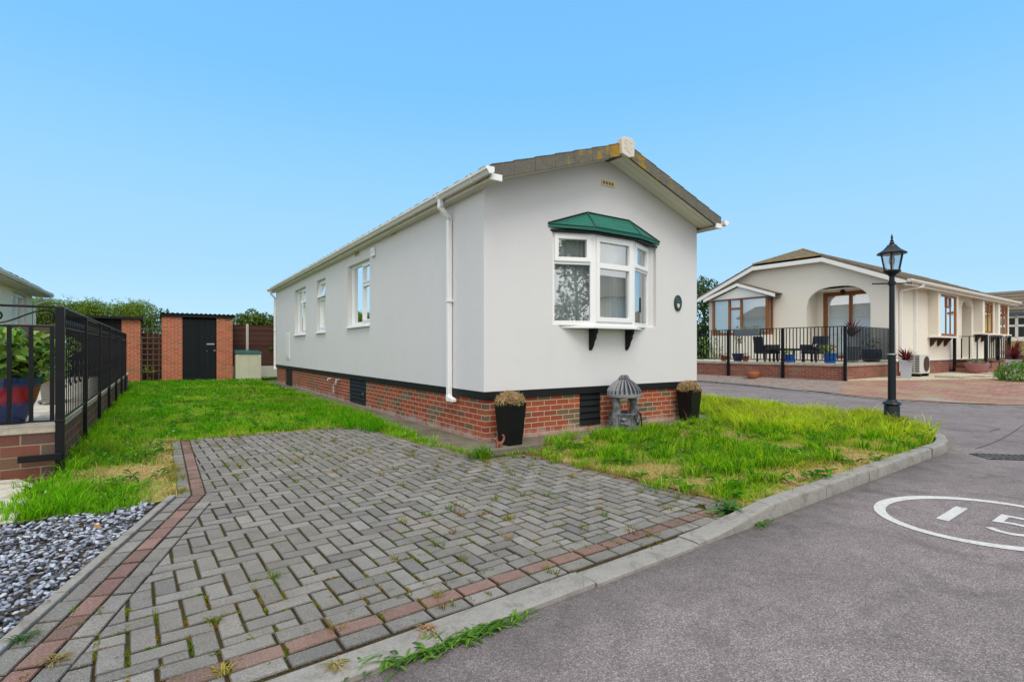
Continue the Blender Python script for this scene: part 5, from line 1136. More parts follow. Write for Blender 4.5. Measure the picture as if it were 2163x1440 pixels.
m.build('bargeboard', M['cream_trim'], rn)
gutter(rn, -.4, DL+.47, .425, 3.24, 1, [], end=True)
m = MB(); m.tube([(.47,DL+.25,3.17),(.46,DL+.22,3.08),(.10,DL+.10,2.88),(.05,DL+.06,2.78),(.05,DL+.06,.5)], .04, 10); m.build('downpipe', M['upvc'], hn, smooth=True)
# things on the patio
def pot(name, label, w_, prof, mat, cat='plant pot', group=None, rz=0, seg=28, sq=None, soil=None):
    p = thing(name, label, cat, w_, rz, group); m = MB(); m.lathe(prof, seg, rot=0); m.build('pot', M[mat], p, smooth=(seg > 8), ang=50, bevel=0 if seg > 8 else .006)
    if soil: m = MB(); m.lathe([(.005,soil[1]),(soil[0],soil[1])], seg, cap=False); m.build('compost', M['soil'], p)
    return p
def leafy(name, parent, c, r, n, size, cols, asp=.55, up=.8, mat='leaf', squash=.8, shell=.5):
    d = NR.normal(size=(n,3)); d /= np.linalg.norm(d,axis=1)[:,None]; q = d*np.array([1,1,squash])*r*NR.uniform(shell,1,(n,1))
    col = np.array(cols)[NR.integers(len(cols), size=n)]*NR.uniform(.75,1.25,(n,1))
    V, Fl, S, C = leafcloud(q+np.array(c), size*NR.uniform(.6,1.15,n), col, updir=up, asp=asp, nrm=d*.8); return np_mesh(name, V, Fl, S, M[mat], C, parent)
LG = [(.12,.24,.03),(.16,.28,.04),(.08,.19,.03),(.20,.32,.06)]
p = pot('plant_pot', 'big glazed blue and red pot with broad leaved plant on the left patio', (-5.17,5.27,.487), [(.15,0),(.17,.02),(.255,.22),(.30,.40),(.325,.44),(.335,.475),(.315,.475),(.28,.43)], 'glazed_pot', soil=(.29,.43))
leafy('leaves', p, (.08,.05,.70), .38, 520, .135, LG, .62, 1.2, squash=.75, shell=.35); leafy('leaves', p, (.34,.12,.60), .25, 60, .13, [(.14,.2,.02),(.2,.26,.04)], .25, 1.0)
m = MB(); 
for k in range(12): a = rnd.uniform(0,6.28); m.tube([(0,0,.42),(.12*cos(a),.12*sin(a),.62),(.25*cos(a),.25*sin(a),.8)], .008, 5)
m.build('stems', M['bark'], p)
p = pot('plant_pot', 'tall grey pot with pale plants on a wheeled stand, further back on the left patio', (-6.42,7.25,.487), [(.11,.06),(.125,.20),(.14,.36),(.15,.37),(.15,.40),(.13,.40)], 'pot_taupe', soil=(.13,.38))
m = MB(); m.lathe([(.13,.03),(.15,.035),(.15,.055),(.10,.06)], 20)
for k in range(4): a = k*pi/2+.4; m.lathe([(.005,-.03),(.03,-.015),(.03,.015),(.005,.03)], 10, (.13*cos(a),.13*sin(a),.032))
m.build('stand', M['pot_taupe'], p); leafy('leaves', p, (0,0,.55), .24, 120, .12, [(.10,.28,.16),(.13,.30,.10),(.16,.34,.18)], .5, 1.0); leafy('leaves', p, (.1,.1,.8), .2, 50, .13, LG, .5, 1.0)
tb = thing('storage_box', 'dark brown lidded garden box on the far part of the left patio', 'storage box', RF.w(-1.55,8.9,.487), TH); m = MB(); m.box(-.42,-.3,.0,.42,.3,1.0); m.build('body', M['timber_box'], tb, bevel=.015); m = MB(); m.box(-.46,-.34,1.005,.46,.34,1.08); m.box(-.44,-.32,1.08,.44,.32,1.30); m.build('lid', M['timber_box'], tb, bevel=.02)
m = MB(); m.lathe([(.13,0),(.16,.28),(.17,.30)], 18); o = m.build('plant_pot', M['green_lid'], smooth=True, ang=40); o.location = RF.w(-1.0,6.6,.487); tag(o, 'small dark green tub in front of the brown garden box', 'plant pot')

# ------------------------------------------------------------------ sheds, trellis, fence, hedge behind the left lawn
sh = thing('brick_shed', 'small brick store with a black boarded door and corrugated roof', 'shed', SF.w(0,0), TH)
m = MB(); m.panel(0, 2.33, -.05, 2.50, [(.645,1.775,-.05,2.50)], .1); m.box(0,.1,-.05,.1,1.6,2.5); m.box(2.23,.1,-.05,2.33,1.6,2.5); m.box(.1,1.5,-.05,2.23,1.6,2.5); m.build('wall', M['shed_brick'], sh)
m = MB(); m.box(.66,.03,.04,1.76,.075,2.40); dd = m.build('door', M['door_boards'], sh)
m = MB(); m.box(1.44,.012,1.42,1.70,.028,1.47); m.build('hasp', M['steel'], dd); m = MB(); m.box(1.68,.005,1.17,1.735,.028,1.22); m.tube([(1.45,.02,1.16),(1.45,.02,1.20)], .016, 8); m.build('lock', M['brass'], dd)
m = MB(); m.box(.68,.018,2.16,1.1,.029,2.19); m.box(.68,.018,.30,1.1,.029,.33); m.build('hinge', M['black_metal'], dd)
m = MB(); m.box(-.03,-.05,2.46,2.40,-.001,2.585); m.build('fascia', M['black_paint'], sh)
m = MB(); vs = []; n = 96
for k in range(n+1):
    x = -.06+2.5*k/n; z = 2.605+.018*math.sin(2*pi*x/.152)
    for y, dz in ((-.10,0),(1.75,-.12)): vs += [(x,y,z+dz),(x,y,z+dz-.012)]
m.add(vs, [(4*k,4*k+4,4*k+6,4*k+2) for k in range(n)]+[(4*k+1,4*k+3,4*k+7,4*k+5) for k in range(n)]+[(4*k,4*k+1,4*k+5,4*k+4) for k in range(n)]); m.build('roof', M['black_paint'], sh, smooth=True)
s2 = thing('brick_shed', 'black boarded brick store behind the railing, left of the trellis', 'shed', SF.w(0,.3), TH)
m = MB(); m.box(-1.215,0,-.05,-.655,.56,2.33); m.box(-2.5,.9,-.05,-.655,1.0,2.33); m.build('wall', M['shed_brick'], s2); m = MB(); m.box(-2.75,.06,.02,-1.222,.12,2.33); m.build('door', M['black_boards'], s2)
m = MB(); m.hexa([(-2.9,-.12,2.352),(-.58,-.12,2.34),(-.58,1.2,2.25),(-2.9,1.2,2.26)], [(-2.9,-.12,2.44),(-.58,-.12,2.425),(-.58,1.2,2.34),(-2.9,1.2,2.35)]); m.build('roof', M['black_paint'], s2)
tr_ = thing('trellis', 'rustic dark wooden trellis panel between the two brick stores', 'trellis', SF.w(0,.25), TH)
m = MB()
for k in range(4): m.box(-.635+k*.175,0,.05,-.595+k*.175,.02,1.72+.42*(k % 2 == 1)+.12*(k == 2))
m.build('upright', M['old_lattice'], tr_); m = MB()
for k in range(7): m.box(-.65,-.018,.42+.205*k,-.02,-.001,.46+.205*k)
m.box(-.65,-.018,1.98,-.02,-.001,2.01); m.build('crossbar', M['old_lattice'], tr_)
p = pot('shrub', 'small yellow green plant growing at the foot of the trellis', SF.w(-.36,.12,.03), [(.02,0),(.02,.2)], 'bark', 'shrub', seg=8); leafy('leaves', p, (0,0,.45), .22, 90, .07, [(.2,.26,.05),(.12,.2,.03)], .5)
m = MB(); m.box(-.66,1.30,0,-.0,1.33,1.85); o = m.build('timber_fence', M['fence_boards']); o.location = SF.w(0,0); o.rotation_euler = (0,0,TH); tag(o, 'weathered brown fence panel behind the wooden trellis', 'fence')
bx_ = thing('storage_cabinet', 'low pale green plastic cabinet with a dark green lid beside the brick store', 'storage box', SF.w(2.42,-.25,.03), TH)
m = MB(); m.box(0,0,0,.9,.7,1.03); m.build('body', M['box_grey'], bx_, bevel=.02); m = MB(); m.box(.0,-.02,.03,.10,-.001,1.0); m.box(.82,-.02,.03,.9,-.001,1.0); m.box(.455,-.012,.03,.475,-.001,.97); m.build('door_frame', M['box_grey'], bx_, bevel=.004)
m = MB(); m.hexa([(-.03,-.05,1.04),(.95,-.05,1.04),(.95,.75,1.04),(-.03,.75,1.04)], [(-.03,-.04,1.10),(.95,-.04,1.07),(.93,.72,1.16),(-.0,.72,1.20)]); m.build('lid', M['green_lid'], bx_, bevel=.015)
fe = thing('fence', 'dark brown boarded fence with pale concrete posts behind the park home', 'fence', SF.w(2.45,1.25), TH)
m = MB(); m.box(0,0,.53,.50,.04,2.27); pn = part('panel', m, 'fence_boards', fe); 
for x0, x1 in ((.60,2.42),(2.52,4.34),(4.44,6.26)):
    m = MB(); m.box(x0,0,.53,x1,.04,2.27); m.box((x0+x1)/2-.02,-.02,.55,(x0+x1)/2+.02,-.001,2.26); part('panel', m, 'fence_boards', fe)
for x in (.50,2.42,4.34): m = MB(); m.box(x+.002,-.04,0,x+.098,.06,2.32); part('post', m, 'concrete_post', fe)
m = MB(); m.box(0,-.005,.0,.50,.035,.525); m.box(.60,-.005,0,2.42,.035,.525); m.box(2.52,-.005,0,4.34,.035,.525); part('gravel_board', m, 'concrete_post', fe)
# foliage bodies
DK = [(.030,.065,.012),(.045,.09,.016),(.065,.12,.02),(.10,.16,.028)]
def blobs(P, R, n, size, cols, asp=.5, top=.35, squash=1.0):
    """leaves through a union of ragged balls, more and paler ones on the outside tips"""
    P = np.array(P); R = np.array(R); i = NR.choice(len(P), n, p=R**2/np.sum(R**2)); d = NR.normal(size=(n,3)); d /= np.linalg.norm(d,axis=1)[:,None]
    rr = R[i][:,None]*(.45+.6*NR.uniform(size=(n,1))**.6); q = P[i]+d*rr*np.array([1,1,squash]); k = np.clip(NR.normal(.42,.26,n), 0, .999)
    col = np.array(cols)[(k*len(cols)).astype(int)]*NR.uniform(.75,1.25,(n,1)); return leafcloud(q, size*NR.uniform(.6,1.3,n), col, asp=asp, updir=.5, nrm=d*.6)
def tree(name, label, x, y, h, r, n, size, cols, cat_='tree', tr_h=.35, group=None, seed=0, nb=14, z0=0, squash=.85, asp=.5):
    R = random.Random(seed); o = thing(name, label, cat_, (x,y,z0), 0, group); m = MB(); m.tube([(0,0,0),(.03,.02,h*tr_h),(.0,-.03,h*.62),(.04,0,h*.85)], [.035*h*.55,.028*h*.5,.018*h*.5,.004*h], 9); P, Rs = [], []
    for k in range(nb):
        a = R.uniform(0,2*pi); zz = h*R.uniform(tr_h,.93); rad = r*(1-.55*max(0,(zz/h-.55)/.45))*R.uniform(.25,.95); p = (rad*cos(a), rad*sin(a), zz); P.append(p); Rs.append(r*R.uniform(.24,.42))
        z1 = max(h*tr_h*.7, zz-rad*.9); m.tube([(0,0,z1),(p[0]*.5,p[1]*.5,(z1+zz)/2+.1),p], [.012*h*.5,.008*h*.5,.003*h*.5], 6)
    P += [(0,0,h*.9), (r*.35,-r*.2,h*.8), (-r*.4,.1,h*.82)]; Rs += [r*.4]*3
    m.build('trunk', M['bark'], o, smooth=True); V, Fl, S, C = blobs(P, Rs, n, size, cols, squash=squash, asp=asp); np_mesh('crown', V, Fl, S, M['leaf'], C, o); return o
def hedge(name, label, pts, wdt, hgt, n, size, cols, seed=1, z0=0.0, group=None, wisp=0):
    R = random.Random(seed); o = thing(name, label, 'hedge', (*pts[0], z0), 0, group); P, Rs = [], []; st = MB()
    for (x0,y0),(x1,y1) in zip(pts, pts[1:]):
        L = math.hypot(x1-x0, y1-y0); k = int(L/.24)
        for i in range(k):
            t_ = i/k; hh = hgt*(1+.012*math.sin(i*.6)+R.uniform(-.022,.018))
            for j in range(3):
                r = R.uniform(.42,.7); P.append((x0+(x1-x0)*t_-pts[0][0]+R.gauss(0,wdt*.22), y0+(y1-y0)*t_-pts[0][1]+R.gauss(0,wdt*.22), [hh-r*.8, hh*.62, hh*.3][j])); Rs.append(r)
            a = (x0+(x1-x0)*t_-pts[0][0], y0+(y1-y0)*t_-pts[0][1]); st.tube([(*a,0),(a[0]+R.gauss(0,.1),a[1]+R.gauss(0,.1),hh*.5),(a[0]+R.gauss(0,.3),a[1]+R.gauss(0,.3),hh*.98)], [.05,.03,.008], 5)
    st.build('branches', M['bark'], o); A = [blobs(P, Rs, n, size, cols)]
    if wisp:
        w_ = []; 
        for k in range(wisp):
            p = P[3*R.randrange(len(P)//3)]; a = R.uniform(0,6.28); w_ += [(p[0]+.12*j*cos(a)*.5, p[1]+.12*j*sin(a)*.5, p[2]+.25+.09*j) for j in range(6)]
        w_ = np.repeat(np.array(w_), 3, 0); A.append(leafcloud(w_+NR.normal(0,.03,w_.shape), NR.uniform(.6,1.1,len(w_))*size, np.array(cols[1:])[NR.integers(len(cols)-1,size=len(w_))]))
    A = cat(A); np_mesh('foliage', A[0], A[1], A[2], M['leaf'], A[3], o); return o
hx = lambda u, Y: ((u-CX_)/F_*Y, Y)
hedge('hedge', 'tall dense green hedge behind the brick stores on the left', [hx(60,24.5), hx(150,25.5), hx(330,26.5)], 1.6, 3.5, 90000, .08, [(.09,.16,.014),(.125,.21,.016),(.165,.26,.02),(.22,.31,.03)], 2, wisp=50)
tree('shrub', 'thin twiggy shrub at the right end of the tall hedge', *hx(345,25.5), 3.3, .8, 1100, .12, DK, 'shrub', .2, seed=9, nb=9)
for k, (u, Y, h) in enumerate(((508,23.0,2.85),(532,23.3,3.1),(562,23.2,2.9),(590,23.6,2.9))):
    tree('shrub', ('leafy green shrub above the fence beside the brick store','tallest leafy green shrub standing above the brown fence','leafy green shrub above the fence next to the white park home','leafy shrub above the fence hidden behind the white park home')[k], *hx(u,Y), h, .80, 2600, .12, DK[1:]+[(.14,.22,.03),(.18,.27,.04)], 'shrub', .3, 'shrubs behind the fence', seed=20+k, nb=9)

# ------------------------------------------------------------------ second park home across the road (x along its side wall, y along its gable)
h2 = thing('park_home', 'cream double park home with arched porch and brown timber windows across the road', 'park home', KF.w(0,0), KF.a)
KZ = .30; GW, RL = 7.53, 14.9
zz = lambda z: z-KZ                           # heights measured above road level -> local
GX = lambda s, d, z: (d, s, z-KZ); RX = lambda s, d, z: (s, d, z-KZ)
KNK = (2.35, 5.18); ZK, ZE2 = 4.80, 3.80
def gz(s):
    if s < KNK[0]: return ZE2+(ZK-ZE2)*s/KNK[0]
    if s > KNK[1]: return ZE2+(ZK-ZE2)*(GW-s)/(GW-KNK[1])
    return ZK
am, aw, ah = 1.945, 1.14, .78
arch = lambda s: 2.92+ah*(max(0, 1-abs((s-am)/aw)**2.6))**(1/2.1)
m = MB(GX); m.panel(0, GW, .83, gz, [(am-aw, am+aw, .83, arch, 28),(4.60,6.95,1.95,3.45)], .15, extra=KNK); m.build('wall', M['warm_render'], h2)
pa = lambda s: (3.10+.42*min(1,(s-7.55)/.72)**.62) if s < 8.27 else (3.10+.42*max(0,(8.99-s)/.72)**.62)
m = MB(RX); m.panel(.15, RL, .83, 3.80, [(4.1,6.0,1.85,3.3),(7.55,8.99,.83,pa,20),(10.3,11.5,2.0,3.3),(13.0,14.2,2.0,3.3)], .15); m.build('wall', M['warm_render'], h2)
m = MB(); m.box(RL-.15,.15,zz(.83),RL,GW-.15,zz(3.8)); m.box(.15,GW-.15,zz(.83),RL,GW,zz(3.8)); m.box(.15,.15,zz(.83),RL-.15,GW-.15,zz(.86)); m.box(.15,.15,zz(3.6),RL-.15,GW-.15,zz(3.62)); m.build('inner_wall', M['warm_render'], h2)
m = MB(); m.box(.03,.03,-.1,RL-.03,.13,zz(.80)); m.box(.03,.13,-.1,.13,GW-.03,zz(.80)); m.build('brick_skirt', M['terrace_brick'], h2)
m = MB(); m.box(-.015,-.015,zz(.80),RL,.15,zz(.845)); m.box(-.015,.15,zz(.80),.15,GW,zz(.845)); m.build('plinth_trim', M['white_trim'], h2)
# porch behind the arch
PD = .95; m = MB(GX); m.quad((am-aw,.15,.83),(am-aw,PD,.83),(am-aw,PD,3.75),(am-aw,.15,3.75)); m.quad((am+aw,.15,.83),(am+aw,PD,.83),(am+aw,PD,3.75),(am+aw,.15,3.75)); m.quad((am-aw,.15,3.75),(am+aw,.15,3.75),(am+aw,PD,3.75),(am-aw,PD,3.75)); m.quad((am-aw,.15,.832),(am+aw,.15,.832),(am+aw,PD,.832),(am-aw,PD,.832))
m.panel(am-aw, am+aw, .832, 3.75, [(am-aw+.02,am+aw-.22,.84,3.56)], .08, d0=PD); m.build('porch', M['warm_render'], h2)
dr2 = window(h2, lambda s,d,z: (PD+.01+d, s, z-KZ), am-aw+.025, am+aw-.225, .845, 3.555, [(.5,1,0,1,1),(0,.5,0,1,1)], frame='brown_timber', name='patio_door', fw=.11, fd=.08)
m = MB(GX)
for k in range(19): s = am-aw+.15+k*.1; m.quad((s,PD+.17,.9),(s+.088,PD+.15,.9),(s+.088,PD+.15,3.45),(s,PD+.17,3.45))
m.build('blind', M['blind'], dr2)
m = MB(GX); m.tube([(am,.5,3.75),(am,.5,3.60)], .01, 6); m.lathe([(.03,0),(.09,-.05),(.10,-.12),(.05,-.2)], 14, (am,.5,3.60)); m.build('porch_lamp', M['black_metal'], h2)
# square bay with its own little gable roof
by0, by1, bd = 4.44, 7.06, .45
bay = empty('bay_window', h2)
m = MB(GX); m.panel(by0, by1, .80, 1.87, [], .1, d0=-bd); m.box(by0,-bd+.1,.8,by0+.1,-.001,1.87); m.box(by1-.1,-bd+.1,.8,by1,-.001,1.87); m.build('wall', M['warm_render'], bay)
for p in ('front','side'):
    if p == 'front': xf = lambda s, d, z: (-bd-.01+d, by1-s, z-KZ); L = by1-by0
    else: xf = lambda s, d, z: (-bd-.01+.09+s, by0+d, z-KZ); L = bd-.09
    w2_ = window(bay, xf, 0, L, 1.87, 3.50, [(0,.31,0,1),(.31,.58,0,.70),(.31,.58,.70,1,1),(.58,1,0,1)] if p == 'front' else [(0,1,0,1)], frame='brown_timber', name='frame', fw=.085, fd=.08) if False else None
    m = MB(xf); fw = .10 if p == 'front' else .07
    m.box(0,0,1.87,fw,.08,3.5); m.box(L-fw,0,1.87,L,.08,3.5); m.box(fw,0,1.87,L-fw,.08,1.98); m.box(fw,0,3.43,L-fw,.08,3.5)
    if p == 'front':
        for x in (.80,1.37): m.box(x,.002,1.98,x+.10,.078,3.43)
        m.box(.90,.004,3.0,1.37,.076,3.09)
    m.build('frame', M['brown_timber'], bay, bevel=.004)
    for a, b, lo, hi in (((fw,.80,1.98,3.43),(.90,1.37,1.98,3.0),(.90,1.37,3.09,3.43),(1.47,L-fw,1.98,3.43)) if p == 'front' else ((fw,L-fw,1.98,3.43),)):
        m = MB(xf); m.quad((a,.04,lo),(b,.04,lo),(b,.04,hi),(a,.04,hi)); m.build('pane', M['glass'], bay)
m = MB(GX)
for k in range(25): s = by0+.12+k*.098; m.quad((s,-bd+.14,1.95),(s+.082,-bd+.12,1.95),(s+.082,-bd+.12,3.45),(s,-bd+.14,3.45))
m.build('blind', M['blind'], bay)
bm_ = (by0+by1)/2; m = MB(GX); m.quad((by0-.02,-bd-.02,3.501),(by1+.02,-bd-.02,3.501),(bm_,-bd-.02,4.0)); m.build('gable_panel', M['white_trim'], bay)
m = MB(GX)
for sg in (-1,1):
    a, b = bm_+sg*1.68, bm_; f = lambda x, z: (x, z)
    v = [(a,3.42),(b,4.02),(b,4.15),(a,3.56)]; d0, d1 = -bd-.17, -bd-.12
    m.hexa([(x,d0,z) for x,z in v], [(x,d1,z) for x,z in v])
m.build('bargeboard', M['white_trim'], bay); m = MB(GX)
for sg in (-1,1):
    a, b = bm_+sg*1.70, bm_; m.hexa([(a,-bd-.14,3.57),(b,-bd-.14,4.16),(b,.0,4.16),(a,.0,3.57)], [(a,-bd-.14,3.60),(b,-bd-.14,4.19),(b,.0,4.19),(a,.0,3.60)])
m.box(bm_-1.62,-bd-.115,3.44,bm_+1.62,-.001,3.455); m.build('roof', M['roof_tile'], bay)
# bracketed box windows on the side wall
for k, (a, b, lo, hi, lay) in enumerate(((3.62,5.62,1.78,3.43,[(.62,1,0,1),(.32,.62,0,.72),(.32,.62,.72,1,1),(0,.32,0,1)]),(9.65,11.1,2.0,3.45,[(.5,1,0,1),(0,.5,0,.66),(0,.5,.66,1,1)]),(12.3,13.8,2.0,3.45,[(.5,1,0,1),(0,.5,0,.66),(0,.5,.66,1,1)]))):
    d_ = .32; bw_ = empty('box_window', h2); m = MB(RX)
    m.box(a-.34,-d_,lo-.02,a-.001,-.001,hi+.32); m.box(b+.001,-d_,lo-.02,b+.16,-.001,hi+.32); m.box(a-.001,-d_,hi+.001,b+.001,-.001,hi+.32); m.build('wall', M['warm_render'], bw_)
    m = MB(RX); m.box(a-.42,-d_-.10,lo-.075,b+.2,-.001,lo-.022); m.build('shelf', M['white_trim'], bw_, bevel=.005)
    window(bw_, lambda s, d, z: (a+b-s, -d_+.03+d, z-KZ), a, b, lo, hi, [(1-q[1],1-q[0],*q[2:]) for q in [(1-l[1],1-l[0],*l[2:]) for l in lay]], frame='brown_timber', name='window_frame', fw=.09)
    for j in range(3 if k == 0 else 2):
        x = a-.10+j*(.82 if k == 0 else .95); m = MB(); m.prism_x([(-.001,zz(lo-.076)),(-.24,zz(lo-.076)),(-.24,zz(lo-.14)),(-.18,zz(lo-.20)),(-.13,zz(lo-.28)),(-.09,zz(lo-.36)),(-.03,zz(lo-.42)),(-.001,zz(lo-.42))], x-.045, x+.045); m.build('bracket', M['dark_timber'], bw_)
    m = MB(RX); pleats(m, a+.1, b-.1, .25, lo+.05, hi, .03, .14); m.build('curtain', M['curtain'], bw_)
m = MB(RX); m.quad((7.55,.15,.84),(7.55,1.2,.84),(7.55,1.2,3.6),(7.55,.15,3.6)); m.quad((8.99,.15,.84),(8.99,1.2,.84),(8.99,1.2,3.6),(8.99,.15,3.6)); m.quad((7.55,1.2,.84),(8.99,1.2,.84),(8.99,1.2,3.6),(7.55,1.2,3.6)); m.build('porch', M['warm_render'], h2)
m = MB(RX); m.tube([(6.95,-.02,2.75),(6.88,-.03,2.85),(6.9,-.03,2.98),(6.98,-.02,3.02)], .012, 6); m.build('horseshoe', M['black_metal'], h2)
# roof with clipped gable
r2 = empty('roof', h2); OV = .32; YC = GW/2; sp_ = (ZK-ZE2)/KNK[0]; ZR = ZK+sp_*(YC-KNK[0]); AH = 1.15
ye0, ye1 = -.42, GW+.42; ze = ZE2-sp_*.42-.02
m = MB(); T = .13
P_ = lambda x, y, z: (x, y, z-KZ)
e0, e1, k0, k1, rg = P_(-OV,ye0,ze+T), P_(-OV,ye1,ze+T), P_(-OV,KNK[0],ZK+T), P_(-OV,KNK[1],ZK+T), P_(AH,YC,ZR+T); f0, f1, rb = P_(RL+OV,ye0,ze+T), P_(RL+OV,ye1,ze+T), P_(RL+OV,YC,ZR+T)
m.quad(e0, f0, rb, rg, k0); m.quad(e1, k1, rg, rb, f1); dn = lambda p: (p[0],p[1],p[2]-.09)
m.quad(e0, k0, dn(k0), dn(e0)); m.quad(k1, e1, dn(e1), dn(k1)); m.quad(e0, dn(e0), dn(f0), f0); m.quad(f0, dn(f0), dn(rb), rb); m.quad(rb, dn(rb), dn(f1), f1)
for k in range(9):          # courses of tiles as shallow steps
    for a, b, c, d in ((e0,f0,k0,rb),(e1,f1,k1,rb)):
        t0 = (k+.5)/9.5; y = a[1]+(YC-a[1])*t0; z = ze+T+(ZR-ze)*t0-KZ; x0 = -OV if z < ZK+T-KZ else -OV+(z-(ZK+T-KZ))/(ZR-ZK)*(AH+OV)
        m.tube([(x0,y,z),(RL+OV,y,z)], .022, 5)
m.build('tile_slope', M['roof_tile'], r2)
m = MB(); m.quad(k0, k1, rg)
for k in range(5):
    t0 = (k+.3)/5.5; a = Vector(k0).lerp(Vector(rg), t0); b = Vector(k1).lerp(Vector(rg), t0); m.tube([tuple(a), tuple(b)], .035, 6)
m.tube([k0, rg], .05, 7); m.tube([k1, rg], .05, 7); m.build('hip_slope', M['mossy_tile'], r2)
m = MB(GX)
def bb(s0, z0, s1, z1):
    m.hexa([(s0,-OV-.03,z0-.13),(s1,-OV-.03,z1-.13),(s1,-OV+.0,z1-.13),(s0,-OV+.0,z0-.13)], [(s0,-OV-.03,z0+.035),(s1,-OV-.03,z1+.035),(s1,-OV+.0,z1+.035),(s0,-OV+.0,z0+.035)])
bb(ye0, ze, KNK[0], ZK); bb(KNK[0], ZK, KNK[1], ZK); bb(KNK[1], ZK, ye1, ze); m.build('bargeboard', M['white_trim'], r2)
m = MB(GX)
for (s0,z0),(s1,z1) in (((ye0,ze),(KNK[0],ZK)),((KNK[0],ZK),(KNK[1],ZK)),((KNK[1],ZK),(ye1,ze))): m.quad((s0,-OV,z0-.01),(s1,-OV,z1-.01),(s1,.0,z1-.01),(s0,.0,z0-.01))
m.quad((ye0,-OV,ze-.012),(-.0,-OV,ze-.012),(-.0,RL,ze-.012),(ye0,RL,ze-.012)); m.build('soffit', M['cream_trim'], r2)
m = MB(); m.box(-OV,ye0-.02,zz(ze-.12),RL+OV,ye0,zz(ze+.06)); m.build('fascia', M['cream_trim'], r2)
pr = [(0,0),(0,-.07),(.03,-.10),(.09,-.10),(.125,-.05),(.125,.0)]
m = MB(); vs = [(x, ye0-.021-a, zz(ze+.085)+b) for x in (-OV-.05,RL+OV+.1) for a, b in pr]; m.add(vs, [(i,(i+1)%6,6+(i+1)%6,6+i) for i in range(5)]+[(0,1,2,3,4,5),(11,10,9,8,7,6)]); m.build('gutter', M['dirty_upvc'], r2)
m = MB(); square_pipe(m, [(.95,ye0-.08,zz(ze)),(.95,ye0-.08,zz(ze-.08)),(.30,-.06,zz(3.36)),(.26,-.06,zz(3.28)),(.26,-.06,zz(.45))], .04); m.build('downpipe', M['white_trim'], h2)
m = MB(); square_pipe(m, [(1.72,-.05,zz(3.42)),(1.72,-.05,zz(.6))], .055); m.build('downpipe', M['white_trim'], h2)

# its terrace, railing, steps
t2 = thing('terrace', 'raised brick terrace with pale coping in front of the arched porch', 'patio', KF.w(0,0), KF.a)
DX, DY0, DY1 = -3.92, .10, 8.6
m = MB(); m.box(DX,DY0,-.2,DX+.12,DY1,zz(.70)); m.box(DX+.12,DY0,-.2,-.04,DY0+.12,zz(.70)); m.build('wall', M['terrace_brick'], t2)
m = MB(); m.box(DX-.03,DY0-.03,zz(.702),DX+.35,DY1,zz(.785)); m.box(DX+.352,DY0-.03,zz(.702),-.04,DY0+.35,zz(.785)); m.build('coping', M['cream_slab'], t2, bevel=.006)
m = MB(); m.box(DX+.355,DY0+.355,zz(.6),-.02,DY1,zz(.775)); m.build('paving', M['slab_stone'], t2)
rl2 = thing('railing', 'black metal railing of plain upright bars along the terrace of the cream home', 'railing', KF.w(0,0), KF.a)
first = None; tpl = {}
def bar(parent, x, y, z0, z1, r, name, key):
    if key not in tpl: mm = MB(); mm.box(-r,-r,z0,r,r,z1); tpl[key] = mm.build(name, M['black_metal'], parent); tpl[key].location = (x,y,0); return
    c = tpl[key].copy(); COL.objects.link(c); c.parent = parent; c.location = (x,y,0)
for x, y in ((DX-.06,.06),(DX-.06,2.02),(DX-.06,4.06),(DX-.06,6.1),(DX-.06,8.2),(-.25,.02)): bar(rl2, x, y, -.05 if y > .03 else zz(.70), zz(1.975), .04, 'post', 'p2')
for k in range(58):
    y = .17+.115*k
    if min(abs(y-q) for q in (2.02,4.06,6.1,8.2)) > .06: bar(rl2, DX-.06, y, zz(.90), zz(1.95), .012, 'baluster', 'b2')
for k in range(31): bar(rl2, DX+.07+.115*k, .02, zz(.90), zz(1.95), .012, 'baluster', 'b2')
m = MB(); m.box(DX-.09,-.01,zz(1.955),DX-.03,8.25,zz(1.98)); m.box(DX-.03,-.01,zz(1.955),-.2,.05,zz(1.98)); m.build('top_rail', M['black_metal'], rl2)
m = MB(); m.box(DX-.075,.0,zz(.885),DX-.045,8.25,zz(.905)); m.box(DX-.045,.005,zz(.885),-.2,.035,zz(.905)); m.build('bottom_rail', M['black_metal'], rl2)
st = thing('porch_steps', 'low red brick steps up to the pointed side porch of the cream home', 'steps', KF.w(0,0), KF.a)
m = MB(); m.box(6.6,-1.2,-.05,9.6,-.02,zz(.72)); m.box(5.9,-1.2,-.05,6.6,-.1,zz(.50)); m.build('wall', M['terrace_brick'], st); m = MB(); m.box(6.58,-1.23,zz(.722),9.62,-.02,zz(.77)); m.box(5.88,-1.23,zz(.502),6.578,-.08,zz(.54)); m.build('tread', M['dark_timber'], st)
sr = thing('railing', 'short black stair railing beside the pointed side porch of the cream home', 'railing', KF.w(0,0), KF.a); tpl.pop('p2')
for x, y in ((5.95,-.15),(5.95,-1.15),(7.7,-1.17),(9.55,-1.17)): bar(sr, x, y, 0, zz(1.80), .05, 'post', 'p3')
for k in range(11): bar(sr, 6.12+.3*k, -1.17, zz(.85), zz(1.76), .018, 'baluster', 'b3')
for k in range(3): bar(sr, 5.95, -.38-.25*k, zz(.85), zz(1.76), .018, 'baluster', 'b3')
m = MB(); m.box(5.92,-1.20,zz(1.76),9.6,-1.14,zz(1.79)); m.box(5.92,-1.14,zz(1.76),5.98,-.1,zz(1.79)); m.build('top_rail', M['black_metal'], sr)

